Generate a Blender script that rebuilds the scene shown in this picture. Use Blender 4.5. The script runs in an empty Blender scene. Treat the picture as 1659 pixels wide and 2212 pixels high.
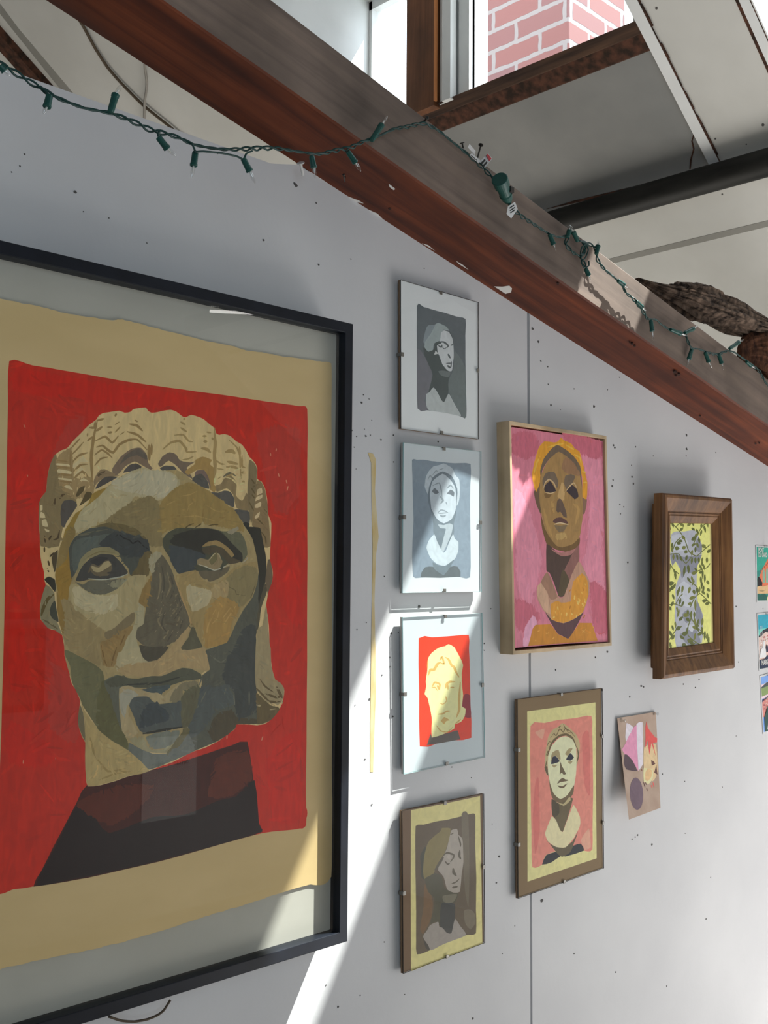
import bpy, bmesh, math, random
import numpy as np
from mathutils import Vector, Matrix
from mathutils.geometry import tessellate_polygon

sc = bpy.context.scene
COL = sc.collection
random.seed(7)

# ------------------------------------------------------------------ camera
F_PX, EYE, BACK = 2340.07, 1.55, 1.26
YAW, PITCH, ROLL = [math.radians(a) for a in (44.871, 3.716, 0.428)]
fw = np.array([math.sin(YAW)*math.cos(PITCH), math.cos(YAW)*math.cos(PITCH), math.sin(PITCH)])
_r = np.array([math.cos(YAW), -math.sin(YAW), 0.0]); _u = np.cross(_r, fw)
rt = math.cos(ROLL)*_r + math.sin(ROLL)*_u
up = -math.sin(ROLL)*_r + math.cos(ROLL)*_u
CAM = np.array([0.0, -BACK, EYE])
cam = bpy.data.cameras.new('camera'); camo = bpy.data.objects.new('camera', cam); COL.objects.link(camo)
cam.sensor_fit = 'HORIZONTAL'; cam.sensor_width = 36.0; cam.lens = 36.0*F_PX/1659
cam.clip_start = 0.02; cam.clip_end = 200
M = Matrix.Identity(4)
for i in range(3):
    M[i][0], M[i][1], M[i][2], M[i][3] = rt[i], up[i], -fw[i], CAM[i]
camo.matrix_world = M
sc.camera = camo

# ------------------------------------------------------------------ world, sun, lights, exposure
w = bpy.data.worlds.new('daylight'); sc.world = w; w.use_nodes = True
bg = w.node_tree.nodes['Background']; bg.inputs[0].default_value = (0.86, 0.93, 1.0, 1); bg.inputs[1].default_value = 3.8
SUN_DIR = Vector((-1.65, 1.0, -2.75)).normalized()
s = bpy.data.lights.new('sun', 'SUN'); s.energy = 17.0; s.color = (1.0, 0.965, 0.90); s.angle = math.radians(0.55)
so = bpy.data.objects.new('sun', s); COL.objects.link(so)
so.rotation_euler = SUN_DIR.to_track_quat('-Z', 'Y').to_euler(); so.location = (4, -3, 6)
def area(name, loc, target, sx, sy, power, color):
    l = bpy.data.lights.new(name, 'AREA'); l.shape = 'RECTANGLE'; l.size = sx; l.size_y = sy
    l.energy = power; l.color = color
    o = bpy.data.objects.new(name, l); COL.objects.link(o); o.location = loc
    o.rotation_euler = (Vector(target)-Vector(loc)).to_track_quat('-Z', 'Y').to_euler()
    return o
area('daylight_right', (3.94, -1.15, 0.70), (2.0, -0.9, 0.9), 1.2, 1.1, 13, (0.98, 0.98, 1.0))
area('floor_bounce_lamp', (2.9, -1.10, 0.02), (2.9, -1.099, 3.0), 1.5, 0.9, 34, (1.0, 0.98, 0.96))  # unseen lamp on the floor, standing in for bounced sunlight
area('fill_front_wall', (3.1, -2.35, 0.04), (3.1, -3.2, 1.5), 1.5, 0.6, 20, (1.0, 0.97, 0.93))  # added lamp, lights the opposite wall so it shows in the glass
area('fill_room', (-0.6, -2.9, 1.9), (1.3, 0.0, 1.5), 1.8, 1.6, 24, (0.70, 0.86, 1.0))  # soft fill lamp added on the camera side to lift the wall
area('fill_far', (2.9, 2.1, 0.02), (2.9, 2.101, 3.0), 2.0, 1.8, 44, (1.0, 0.97, 0.90))  # unseen lamp added beyond the partition to brighten the ceiling there
sc.view_settings.view_transform = 'Standard'; sc.view_settings.look = 'None'
sc.view_settings.gamma = 1.0; sc.view_settings.use_curve_mapping = False
sc.view_settings.exposure = 0.0
sc.cycles.use_denoising = True
sc.cycles.transparent_max_bounces = 40
sc.cycles.max_bounces = 8; sc.cycles.diffuse_bounces = 5; sc.cycles.glossy_bounces = 4

# ------------------------------------------------------------------ helpers
def ray(p):
    return fw + (p[0]-829.5)/F_PX*rt - (p[1]-1106.0)/F_PX*up
def U(p, y=0.0):                         # photo point -> point of the vertical plane Y = y
    d = ray(p); return CAM + d*((y+BACK)/d[1])
def onX(p, x):
    d = ray(p); return CAM + d*(x/d[0])
def lin(c):
    return [((v/255)/12.92 if v/255 <= 0.04045 else ((v/255+0.055)/1.055)**2.4) for v in c]
def srgb(*c): return tuple(lin(c)) + (1.0,)

def link(name, mesh, mats=(), parent=None, loc=None):
    o = bpy.data.objects.new(name, mesh); COL.objects.link(o)
    for m in (mats if isinstance(mats, (list, tuple)) else [mats]):
        if m is not None: mesh.materials.append(m)
    if parent is not None: o.parent = parent
    return o
def empty(name, loc, label, cat, group=None):
    o = bpy.data.objects.new(name, None); COL.objects.link(o); o.location = loc; o.empty_display_size = 0.02
    o['label'] = label; o['category'] = cat
    if group: o['group'] = group
    return o
def tag(o, label, cat, group=None):
    o['label'] = label; o['category'] = cat
    if group: o['group'] = group
    return o
class MB:
    """collects shapes in world coordinates and links them as one mesh object"""
    def __init__(self): self.v = []; self.f = []; self.mi = []
    def add(self, vs, fs, mi=0):
        b = len(self.v); self.v += [tuple(map(float, q)) for q in vs]
        self.f += [tuple(b+i for i in t) for t in fs]; self.mi += [mi]*len(fs); return self
    def box(self, x0, x1, y0, y1, z0, z1, mi=0):
        vs = [(x, y, z) for z in (z0, z1) for y in (y0, y1) for x in (x0, x1)]
        return self.add(vs, [(0,2,3,1),(4,5,7,6),(0,1,5,4),(2,6,7,3),(0,4,6,2),(1,3,7,5)], mi)
    def prism(self, ring, dvec, mi=0):          # planar ring extruded by dvec
        n = len(ring); a = [np.array(q, float) for q in ring]; d = np.array(dvec, float)
        return self.add([*a, *[q+d for q in a]], [tuple(range(n))[::-1], tuple(range(n, 2*n))]
                        + [(i, (i+1) % n, n+(i+1) % n, n+i) for i in range(n)], mi)
    def frame(self, rings, mi=0, close=True):    # loft through quad rings, closed on itself
        n = len(rings[0]); b = [q for r in rings for q in r]; fs = []
        k = len(rings); m = k if close else k-1
        for j in range(m):
            for i in range(n):
                a0, a1 = j*n+i, j*n+(i+1) % n; b0, b1 = ((j+1) % k)*n+i, ((j+1) % k)*n+(i+1) % n
                fs.append((a0, a1, b1, b0))
        return self.add(b, fs, mi)
    def tube(self, pts, rad, n=8, mi=0, cap=True):
        pts = [np.array(p, float) for p in pts]; rs = rad if isinstance(rad, (list, tuple)) else [rad]*len(pts)
        vs = []; fs = []; prev = None
        for i, p in enumerate(pts):
            t = pts[min(i+1, len(pts)-1)]-pts[max(i-1, 0)]; t = t/(np.linalg.norm(t)+1e-12)
            if prev is None:
                a = np.array([0, 0, 1.0]) if abs(t[2]) < 0.9 else np.array([1.0, 0, 0])
                prev = np.cross(t, a)
            e1 = prev-t*(prev@t); e1 /= np.linalg.norm(e1)+1e-12; prev = e1; e2 = np.cross(t, e1)
            for k in range(n):
                an = 2*math.pi*k/n; vs.append(p+rs[i]*(math.cos(an)*e1+math.sin(an)*e2))
        for i in range(len(pts)-1):
            for k in range(n):
                fs.append((i*n+k, i*n+(k+1) % n, (i+1)*n+(k+1) % n, (i+1)*n+k))
        if cap: fs += [tuple(range(n))[::-1], tuple(range((len(pts)-1)*n, len(pts)*n))]
        return self.add(vs, fs, mi)
    def build(self, name, mats, parent=None, bevel=0, smooth=False, seg=2):
        off = np.array(parent_world(parent)) if parent is not None else np.zeros(3)
        me = bpy.data.meshes.new(name); me.from_pydata([tuple(np.array(q)-off) for q in self.v], [], self.f)
        me.polygons.foreach_set('material_index', self.mi)
        bm = bmesh.new(); bm.from_mesh(me); bmesh.ops.recalc_face_normals(bm, faces=bm.faces); bm.to_mesh(me); bm.free()
        if smooth: me.polygons.foreach_set('use_smooth', [True]*len(me.polygons))
        o = link(name, me, mats, parent)
        if bevel:
            b = o.modifiers.new('bevel', 'BEVEL'); b.width = bevel; b.segments = seg; b.limit_method = 'ANGLE'
        return o
def parent_world(o):
    p = np.zeros(3)
    while o is not None:
        p = p + np.array(o.location); o = o.parent
    return p

# ------------------------------------------------------------------ materials
def mat(name, base=(0.8, 0.8, 0.8, 1), rough=0.6, metal=0.0, spec=0.4):
    m = bpy.data.materials.new(name); m.use_nodes = True
    b = m.node_tree.nodes['Principled BSDF']
    b.inputs['Base Color'].default_value = base if len(base) == 4 else tuple(base)+(1,)
    b.inputs['Roughness'].default_value = rough; b.inputs['Metallic'].default_value = metal
    b.inputs['Specular IOR Level'].default_value = spec
    return m
def N(m, t, **k):
    n = m.node_tree.nodes.new(t)
    for a, v in k.items():
        if a in n.inputs: n.inputs[a].default_value = v
        else: setattr(n, a, v)
    return n
def L(m, a, b): m.node_tree.links.new(a, b)
def noisy(name, c1, c2, scale=(8, 8, 8), rough=0.7, detail=4, lo=0.35, hi=0.65, bump=0.0, bscale=120, spec=0.3, dist=0.0):
    m = mat(name, c1, rough, 0, spec); b = m.node_tree.nodes['Principled BSDF']
    tc = N(m, 'ShaderNodeTexCoord'); mp = N(m, 'ShaderNodeMapping'); mp.inputs['Scale'].default_value = scale
    nz = N(m, 'ShaderNodeTexNoise'); nz.inputs['Scale'].default_value = 1.0; nz.inputs['Detail'].default_value = detail
    nz.inputs['Distortion'].default_value = dist
    cr = N(m, 'ShaderNodeValToRGB'); cr.color_ramp.elements[0].position = lo; cr.color_ramp.elements[1].position = hi
    cr.color_ramp.elements[0].color = c1; cr.color_ramp.elements[1].color = c2
    L(m, tc.outputs['Object'], mp.inputs['Vector']); L(m, mp.outputs[0], nz.inputs['Vector'])
    L(m, nz.outputs['Fac'], cr.inputs[0]); L(m, cr.outputs[0], b.inputs['Base Color'])
    if bump:
        n2 = N(m, 'ShaderNodeTexNoise'); n2.inputs['Scale'].default_value = bscale; n2.inputs['Detail'].default_value = 3
        bp = N(m, 'ShaderNodeBump'); bp.inputs['Strength'].default_value = bump; bp.inputs['Distance'].default_value = 0.002
        L(m, tc.outputs['Object'], n2.inputs['Vector']); L(m, n2.outputs['Fac'], bp.inputs['Height']); L(m, bp.outputs[0], b.inputs['Normal'])
    return m
def wood(name, c1, c2, c3, axis='X', scale=1.0, rough=0.55, tilt=0.0, knots=0.0):
    m = mat(name, c1, rough, 0, 0.35); b = m.node_tree.nodes['Principled BSDF']
    tc = N(m, 'ShaderNodeTexCoord'); mp = N(m, 'ShaderNodeMapping'); mp.inputs['Rotation'].default_value = (0, tilt, 0)
    st = {'X': (3, 55, 55), 'Z': (55, 55, 3), 'Y': (55, 3, 55)}[axis]
    mp2 = N(m, 'ShaderNodeMapping'); mp2.inputs['Scale'].default_value = tuple(v*scale for v in st)
    nz = N(m, 'ShaderNodeTexNoise'); nz.inputs['Scale'].default_value = 1; nz.inputs['Detail'].default_value = 6; nz.inputs['Distortion'].default_value = 0.6
    nz.inputs['Roughness'].default_value = 0.6
    cr = N(m, 'ShaderNodeValToRGB'); e = cr.color_ramp.elements; e[0].position = 0.3; e[1].position = 0.72
    e[0].color = c1; e[1].color = c3; x = e.new(0.5); x.color = c2
    L(m, tc.outputs['Object'], mp.inputs['Vector']); L(m, mp.outputs[0], mp2.inputs['Vector']); L(m, mp2.outputs[0], nz.inputs['Vector'])
    L(m, nz.outputs['Fac'], cr.inputs[0])
    n3 = N(m, 'ShaderNodeTexNoise'); n3.inputs['Scale'].default_value = 7; n3.inputs['Detail'].default_value = 4
    L(m, tc.outputs['Object'], n3.inputs['Vector'])
    c3r = N(m, 'ShaderNodeValToRGB'); c3r.color_ramp.elements[0].position = 0.3; c3r.color_ramp.elements[1].position = 0.7
    c3r.color_ramp.elements[0].color = (0.62, 0.62, 0.62, 1); c3r.color_ramp.elements[1].color = (1.15, 1.15, 1.15, 1)
    L(m, n3.outputs['Fac'], c3r.inputs[0])
    mx = N(m, 'ShaderNodeMix', data_type='RGBA', blend_type='MULTIPLY'); mx.inputs[0].default_value = 1.0
    L(m, cr.outputs[0], mx.inputs[6]); L(m, c3r.outputs[0], mx.inputs[7])
    out = mx.outputs[2]
    if knots:
        vo = N(m, 'ShaderNodeTexVoronoi'); vo.inputs['Scale'].default_value = 2.2
        L(m, tc.outputs['Object'], vo.inputs['Vector'])
        kr = N(m, 'ShaderNodeValToRGB'); kr.color_ramp.elements[0].position = 0.02; kr.color_ramp.elements[1].position = 0.07
        kr.color_ramp.elements[0].color = (0.35, 0.32, 0.32, 1); kr.color_ramp.elements[1].color = (1, 1, 1, 1)
        L(m, vo.outputs['Distance'], kr.inputs[0])
        mk = N(m, 'ShaderNodeMix', data_type='RGBA', blend_type='MULTIPLY'); mk.inputs[0].default_value = knots
        L(m, out, mk.inputs[6]); L(m, kr.outputs[0], mk.inputs[7]); out = mk.outputs[2]
    L(m, out, b.inputs['Base Color'])
    bp = N(m, 'ShaderNodeBump'); bp.inputs['Strength'].default_value = 0.25; bp.inputs['Distance'].default_value = 0.002
    L(m, nz.outputs['Fac'], bp.inputs['Height']); L(m, bp.outputs[0], b.inputs['Normal'])
    return m
def glassmat(name, tint=(1, 1, 1, 1), boost=0.0, rough=0.0):
    m = bpy.data.materials.new(name); m.use_nodes = True; nt = m.node_tree
    nt.nodes.remove(nt.nodes['Principled BSDF']); out = nt.nodes['Material Output']
    tr = N(m, 'ShaderNodeBsdfTransparent'); tr.inputs[0].default_value = tint
    gl = N(m, 'ShaderNodeBsdfGlossy'); gl.inputs['Roughness'].default_value = rough
    fr = N(m, 'ShaderNodeFresnel'); fr.inputs['IOR'].default_value = 1.5
    mx = N(m, 'ShaderNodeMixShader'); fac = fr.outputs[0]
    if boost:
        ma = N(m, 'ShaderNodeMath', operation='ADD'); ma.inputs[1].default_value = boost; L(m, fac, ma.inputs[0]); fac = ma.outputs[0]
    ge = N(m, 'ShaderNodeNewGeometry'); inv = N(m, 'ShaderNodeMath', operation='SUBTRACT'); inv.inputs[0].default_value = 1.0   # only the outer faces mirror
    mu = N(m, 'ShaderNodeMath', operation='MULTIPLY'); L(m, ge.outputs['Backfacing'], inv.inputs[1]); L(m, fac, mu.inputs[0]); L(m, inv.outputs[0], mu.inputs[1]); fac = mu.outputs[0]
    L(m, fac, mx.inputs[0]); L(m, tr.outputs[0], mx.inputs[1]); L(m, gl.outputs[0], mx.inputs[2]); L(m, mx.outputs[0], out.inputs[0])
    return m
def paintmat(name, amount=0.12, stretch=(90, 90, 30)):
    m = mat(name, (0.5, 0.5, 0.5, 1), 0.55, 0, 0.3); b = m.node_tree.nodes['Principled BSDF']
    at = N(m, 'ShaderNodeAttribute', attribute_name='Col'); tc = N(m, 'ShaderNodeTexCoord')
    mp = N(m, 'ShaderNodeMapping'); mp.inputs['Scale'].default_value = stretch; mp.inputs['Rotation'].default_value = (0, 0.35, 0)
    nz = N(m, 'ShaderNodeTexNoise'); nz.inputs['Scale'].default_value = 1; nz.inputs['Detail'].default_value = 5; nz.inputs['Distortion'].default_value = 1.2
    L(m, tc.outputs['Object'], mp.inputs['Vector']); L(m, mp.outputs[0], nz.inputs['Vector'])
    mr = N(m, 'ShaderNodeMapRange'); mr.inputs[1].default_value = 0.3; mr.inputs[2].default_value = 0.7
    mr.inputs[3].default_value = 1-amount; mr.inputs[4].default_value = 1+amount
    L(m, nz.outputs['Fac'], mr.inputs[0])
    mx = N(m, 'ShaderNodeMix', data_type='RGBA', blend_type='MULTIPLY'); mx.inputs[0].default_value = 1
    L(m, at.outputs['Color'], mx.inputs[6]); L(m, mr.outputs[0], mx.inputs[7]); L(m, mx.outputs[2], b.inputs['Base Color'])
    cov = N(m, 'ShaderNodeAttribute', attribute_name='Cover')
    # dry-brush edges where the stroke thins out
    mp2 = N(m, 'ShaderNodeMapping'); mp2.inputs['Scale'].default_value = (420, 420, 110); mp2.inputs['Rotation'].default_value = (0, 0.5, 0)
    n2 = N(m, 'ShaderNodeTexNoise'); n2.inputs['Scale'].default_value = 1; n2.inputs['Detail'].default_value = 3
    L(m, tc.outputs['Object'], mp2.inputs['Vector']); L(m, mp2.outputs[0], n2.inputs['Vector'])
    m2 = N(m, 'ShaderNodeMapRange'); m2.inputs[1].default_value = 0.28; m2.inputs[2].default_value = 0.72
    m2.inputs[3].default_value = 0.05; m2.inputs[4].default_value = 0.9; L(m, n2.outputs['Fac'], m2.inputs[0])
    gt = N(m, 'ShaderNodeMath', operation='GREATER_THAN'); L(m, cov.outputs['Fac'], gt.inputs[0]); L(m, m2.outputs[0], gt.inputs[1])
    L(m, gt.outputs[0], b.inputs['Alpha'])
    return m
def paintmat_flat(name, amount=0.08, stretch=(60, 60, 60)):
    m = paintmat(name, amount, stretch)
    b = m.node_tree.nodes['Principled BSDF']
    for l in list(m.node_tree.links):
        if l.to_socket == b.inputs['Alpha']: m.node_tree.links.remove(l)
    return m

WALL = noisy('wall_paint', (0.60, 0.60, 0.61, 1), (0.68, 0.68, 0.685, 1), (2.5, 2.5, 2.5), 0.75, 5, bump=0.12, bscale=90)
SPECK = mat('dark_pinhole', (0.10, 0.095, 0.09, 1), 0.9)
FILL = mat('filler_patch', (0.72, 0.72, 0.71, 1), 0.9)
STAIN = noisy('yellow_stain', (0.60, 0.45, 0.20, 1), (0.66, 0.56, 0.34, 1), (60, 60, 20), 0.6)
CEIL = noisy('ceiling_paint', (0.60, 0.59, 0.55, 1), (0.68, 0.67, 0.63, 1), (3, 3, 3), 0.8, 4)
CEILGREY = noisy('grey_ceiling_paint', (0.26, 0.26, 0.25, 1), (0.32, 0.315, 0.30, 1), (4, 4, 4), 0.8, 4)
WHITE = noisy('white_gloss_paint', (0.74, 0.75, 0.74, 1), (0.82, 0.83, 0.82, 1), (5, 5, 5), 0.45)
DARKGAP = noisy('dark_torn_wood', (0.03, 0.018, 0.012, 1), (0.12, 0.05, 0.03, 1), (40, 40, 40), 0.9)
FLOOR = wood('floor_boards', (0.30, 0.24, 0.17, 1), (0.40, 0.33, 0.25, 1), (0.46, 0.40, 0.31, 1), 'X', 0.6)
BEAMF = wood('weathered_beam_face', (0.135, 0.100, 0.082, 1), (0.195, 0.145, 0.118, 1), (0.25, 0.185, 0.145, 1), 'X', 0.7, 0.75, tilt=-0.2165)
BEAMB = wood('red_beam_underside', (0.045, 0.008, 0.002, 1), (0.115, 0.023, 0.005, 1), (0.20, 0.046, 0.012, 1), 'X', 0.6, 0.65, tilt=-0.2165, knots=0.5)
WPAINT = mat('white_drip', (0.72, 0.71, 0.68, 1), 0.7)
POSTW = wood('brown_post', (0.10, 0.035, 0.012, 1), (0.17, 0.062, 0.022, 1), (0.24, 0.095, 0.035, 1), 'Z', 0.6)
EDGEW = mat('raw_orange_edge', (0.62, 0.24, 0.08, 1), 0.6)
SILLW = noisy('dark_sill_wood', (0.03, 0.016, 0.011, 1), (0.11, 0.058, 0.034, 1), (10, 3, 60), 0.8, 5)
IRON = noisy('black_pipe_paint', (0.008, 0.008, 0.007, 1), (0.022, 0.021, 0.018, 1), (30, 6, 30), 0.55, spec=0.25)
BLACKF = noisy('black_frame_lacquer', (0.006, 0.008, 0.013, 1), (0.010, 0.013, 0.021, 1), (20, 20, 20), 0.45, spec=0.25)
GLASS = glassmat('picture_glass', (0.985, 0.99, 0.985, 1))
CLIPGLASS = glassmat('clip_frame_glass', (0.985, 0.995, 0.995, 1))
PANE = glassmat('window_pane', (0.93, 0.96, 0.97, 1))
GEDGE = mat('sunlit_glass_edge', (0.42, 0.66, 0.66, 1), 0.25)
STEEL = mat('steel_clip', (0.22, 0.21, 0.19, 1), 0.4, 0.8)
DARKST = mat('dark_steel', (0.05, 0.045, 0.04, 1), 0.5, 0.6)
MAPLE = wood('maple_rail', (0.52, 0.37, 0.21, 1), (0.62, 0.46, 0.28, 1), (0.70, 0.53, 0.34, 1), 'Z', 0.5, 0.5)
OAK = wood('brown_oak', (0.10, 0.040, 0.012, 1), (0.20, 0.088, 0.028, 1), (0.29, 0.14, 0.048, 1), 'Z', 1.2, 0.45)
GREENP = mat('green_plastic', (0.008, 0.075, 0.062, 1), 0.4)
GREENW = mat('green_wire', (0.006, 0.045, 0.04, 1), 0.45)
BULBG = glassmat('bulb_glass', (0.96, 0.97, 0.97, 1), 0.12, 0.03)
FIL = mat('bulb_core', (0.75, 0.75, 0.72, 1), 0.3)
TAGM = noisy('paper_tag', (0.62, 0.62, 0.62, 1), (0.72, 0.72, 0.72, 1), (90, 90, 90), 0.6)
INK = mat('black_ink', (0.03, 0.03, 0.03, 1), 0.8)
REDINK = mat('red_ink', (0.5, 0.06, 0.07, 1), 0.8)
PLASTIC = glassmat('clear_plastic_pin', (0.86, 0.87, 0.87, 1), 0.12, 0.05)
BROWNCORD = mat('brown_cord', (0.10, 0.072, 0.045, 1), 0.7)
GREYCORD = mat('grey_cord', (0.30, 0.28, 0.25, 1), 0.6)
PAINT = paintmat('painted_surface')
PAINTF = paintmat_flat('gouache_surface')

# ------------------------------------------------------------------ setting
H = EYE
def plz(x): return H+1.56-(x-2.56)*0.7265          # height of the sloped ceiling underside at x
bm_ = (-0.219, 0.879+H)                              # beam underside on the art wall: z = a x + b
def bz(x): return bm_[0]*x+bm_[1]
TOP = H+0.632
XS = 1.652                                           # seam between the two wall sheets
xt = (TOP-bm_[1])/bm_[0]
def wallsheet(name, ring, specks, stain=False):
    mb = MB(); mb.prism([(x, 0.0, z) for x, z in ring], (0, 0.10, 0))
    for (px, py, r) in specks:
        c = U((px, py)); k = 9
        ph = random.random()*6
        ring2 = [(c[0]+r*1.2*math.cos(2*math.pi*i/k+ph)*random.uniform(.6, 1.1), -0.0006, c[2]+r*math.sin(2*math.pi*i/k+ph)*random.uniform(.6, 1.1)) for i in range(k)]
        mb.prism(ring2, (0, 0.0012, 0), 1)
    if stain:
        pts = [(795,978),(806,980),(812,992),(812,1010),(810,1060),(818,1160),(812,1200),(809,1300),(811,1400),(812,1500),(808,1600),(806,1668),(800,1668),(800,1560),(801,1480),(802,1380),(804,1290),(805,1180),(803,1080),(802,1000)]
        mb.prism([tuple(U(p, -0.0005)) for p in pts], (0, 0.001, 0), 2)
    return mb.build(name, [WALL, SPECK, STAIN])
sp_l = [(162,415,4),(639,400,5.5),(636,396,3),(569,519,3),(688,572,3),(683,439,2.4),(53,333,2),(43,359,2),(25,372,1.5),(180,457,1.5),(235,471,1.5),(317,525,1.5),(470,332,1.5),(758,560,1.6),(781,870,3),(785,853,2),(797,862,1.5),(760,930,2.2),(770,943,1.6),(769,1013,1.6),(765,966,1.5),(790,942,3),(800,940,2),(823,950,2.6),(850,940,2.4),(787,927,1.5),(803,908,1.5),(850,998,2),(830,1245,1.8),(771,1360,1.6),(791,1345,1.6),(845,1368,3),(842,1420,2.5),(842,1440,2),(825,1458,2),(798,1510,3.5),(767,1523,1.6),(803,1738,2.4),(788,1640,2.5),(848,1548,3),(860,1366,2),(946,954,2.6),(905,1310,5),(985,1625,2),(976,1657,1.8),(1018,1680,1.6),(1046,1390,2.4),(1046,1405,1.6),(1078,1850,3.6),(1072,1907,2.8),(1021,2200,4),(1085,2060,1.7),(1010,1150,1.5),(1060,1315,2),(730,2175,3),(704,2128,1.8),(778,2150,2),(1063,1780,1.6),(916,580,1.8),(830,2035,1.8),(874,2148,1.5),(1112,2000,1.6)]
sp_r = [(1150,710,4),(1168,780,2.2),(1183,792,2),(1163,738,3.5),(1190,875,3),(1283,878,4),(1184,830,1.8),(1338,815,1.6),(1312,842,1.5),(1325,962,3),(1328,967,3),(1373,965,2),(1411,985,1.8),(1322,1050,3.5),(1324,1037,2.4),(1339,1090,2),(1347,1095,2),(1340,1110,2),(1356,1215,3),(1364,1005,1.6),(1483,940,4),(1483,970,4),(1546,978,2.5),(1482,985,2),(1365,1030,3),(1368,1045,3),(1312,1408,3),(1286,1420,2.5),(1200,1447,2.5),(1300,1490,4),(1385,1482,3.4),(1390,1484,2.6),(1360,1505,2.8),(1476,1478,2.2),(1502,1485,2.5),(1510,1468,2.5),(1479,1688,2),(1377,1804,2.6),(1372,1808,2.2),(1408,1824,3.4),(1365,1813,2),(1590,1310,2.8),(1640,1210,2.2),(1595,1430,2),(1648,1315,2),(1431,1672,2),(1154,1925,4.5),(1170,1945,4.5),(1525,1985,2.5),(1440,2130,2),(1240,2060,1.6),(1330,2100,2),(1480,1800,1.5),(1560,1700,2),(1535,1895,1.6),(1590,1590,1.6),(1240,840,1.8),(1210,885,1.4)]
sc_mm = 0.0011
wl = wallsheet('wall_back', [(-2.5, 0), (XS-0.0022, 0), (XS-0.015, bz(XS)+0.03), (xt, bz(xt)+0.03), (xt-0.12, TOP), (-2.5, TOP)], [(a, b, r*sc_mm*.55) for a, b, r in sp_l], True)
wr = wallsheet('wall_back', [(XS+0.0026, 0), (4.0, 0), (4.0, bz(4.0)+0.03), (XS-0.0145+0.0075, bz(XS)+0.03)], [(a, b, r*sc_mm*.75) for a, b, r in sp_r])
for o in (wl, wr): o['kind'] = 'structure'
def struct(mb, name, mats, **k):
    o = mb.build(name, mats, **k); o['kind'] = 'structure'; return o
struct(MB().box(1.55, 1.75, 0.101, 0.115, 0.0, bz(1.55)), 'trim_9', DARKGAP)
struct(MB().box(-2.5, 4.0, -3.2, 3.2, -0.08, 0.0), 'floor', FLOOR)
struct(MB().box(4.0, 4.1, -3.2, 3.2, 0, plz(4.0)+.1), 'wall_right', WALL)
struct(MB().box(-2.6, -2.5, -3.2, 3.2, 0, H+3.5), 'wall_left', WALL)
struct(MB().box(-2.5, 4.0, -3.3, -3.2, 0, H+3.5), 'wall_front', noisy('grey_wall_paint', (0.30, 0.30, 0.30, 1), (0.36, 0.36, 0.36, 1), (2, 2, 2), 0.8))
struct(MB().box(-2.5, 4.0, 3.2, 3.3, 0, H+3.5), 'wall_far', WALL)
XW = 2.56; XO = 1.885; ZD = plz(XO); XP = 2.975
XA, XB = 2.328, 2.482                               # clear part of the roof window
nrm = np.array([0.5878, 0, 0.809])
def slab(mb, x0, x1, y0, y1, t=0.06, off=0.0, mi=0):
    ring = [np.array((x, y, plz(x)))+nrm*off for x, y in ((x0, y0), (x1, y0), (x1, y1), (x0, y1))]
    return mb.prism(ring, nrm*t, mi)
c = MB()
slab(c, XP, 4.0, -3.2, 3.2); slab(c, XO, XP, 0.007, 0.305); slab(c, 2.90, XP, -1.75, 0.006); slab(c, XO, XA, -1.75, 0.006); slab(c, XB, 2.90, -1.75, -0.30)  # roof window panels shaped to bound the sun strip; the last is added
slab(c, XO, XP, 1.44, 3.2); slab(c, XO, XP, -3.2, -1.75); slab(c, 0.0, XO, -3.2, 3.2)
c.box(-2.5, 0.0, -3.2, 3.2, plz(0), plz(0)+.06)
# specks and crack lines on the ceiling
def ceil_hit(p, off=0.0):
    d = ray(p); n = nrm/np.linalg.norm(nrm); o = np.array((XW, 0, plz(XW)))+n*off
    return CAM + d*(((o-CAM)@n)/(d@n))
def ceil_poly(mb, pts, mi, off=-0.001, t=0.0014):
    n = nrm/np.linalg.norm(nrm); mb.prism([ceil_hit(p, off) for p in pts], n*t, mi)
for (px, py, r) in [(1418,18,3),(1648,270,3.4),(1545,300,2),(1560,420,2),(1612,312,1.6),(1625,330,1.6)]:
    ceil_poly(c, [(px+r*math.cos(a), py+r*math.sin(a)) for a in (0, 1, 2, 3, 4, 5)], 1)
xj = 3.42/(0.354+0.7265); c.prism([np.array((x, y, plz(x)))-nrm*.001 for x, y in ((xj-.009, -3.1), (xj+.009, -3.1), (xj+.009, 3.1), (xj-.009, 3.1))], nrm*.0015, 2)
ceil_poly(c, [(0,8),(40,62),(165,210),(200,260),(185,270),(150,218),(0,30)], 2)
struct(c, 'ceiling', [CEIL, SPECK, mat('joint_shadow_grey', (0.30, 0.29, 0.26, 1), 0.9)])
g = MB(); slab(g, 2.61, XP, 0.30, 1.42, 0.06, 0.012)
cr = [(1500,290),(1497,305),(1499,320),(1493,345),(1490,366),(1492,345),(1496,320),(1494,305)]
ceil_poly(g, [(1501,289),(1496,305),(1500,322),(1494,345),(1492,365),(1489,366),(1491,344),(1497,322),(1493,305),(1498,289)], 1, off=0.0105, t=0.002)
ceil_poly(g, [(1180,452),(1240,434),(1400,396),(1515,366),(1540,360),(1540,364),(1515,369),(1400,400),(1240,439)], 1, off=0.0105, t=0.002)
struct(g, 'ceiling', [CEILGREY, DARKGAP])
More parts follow.
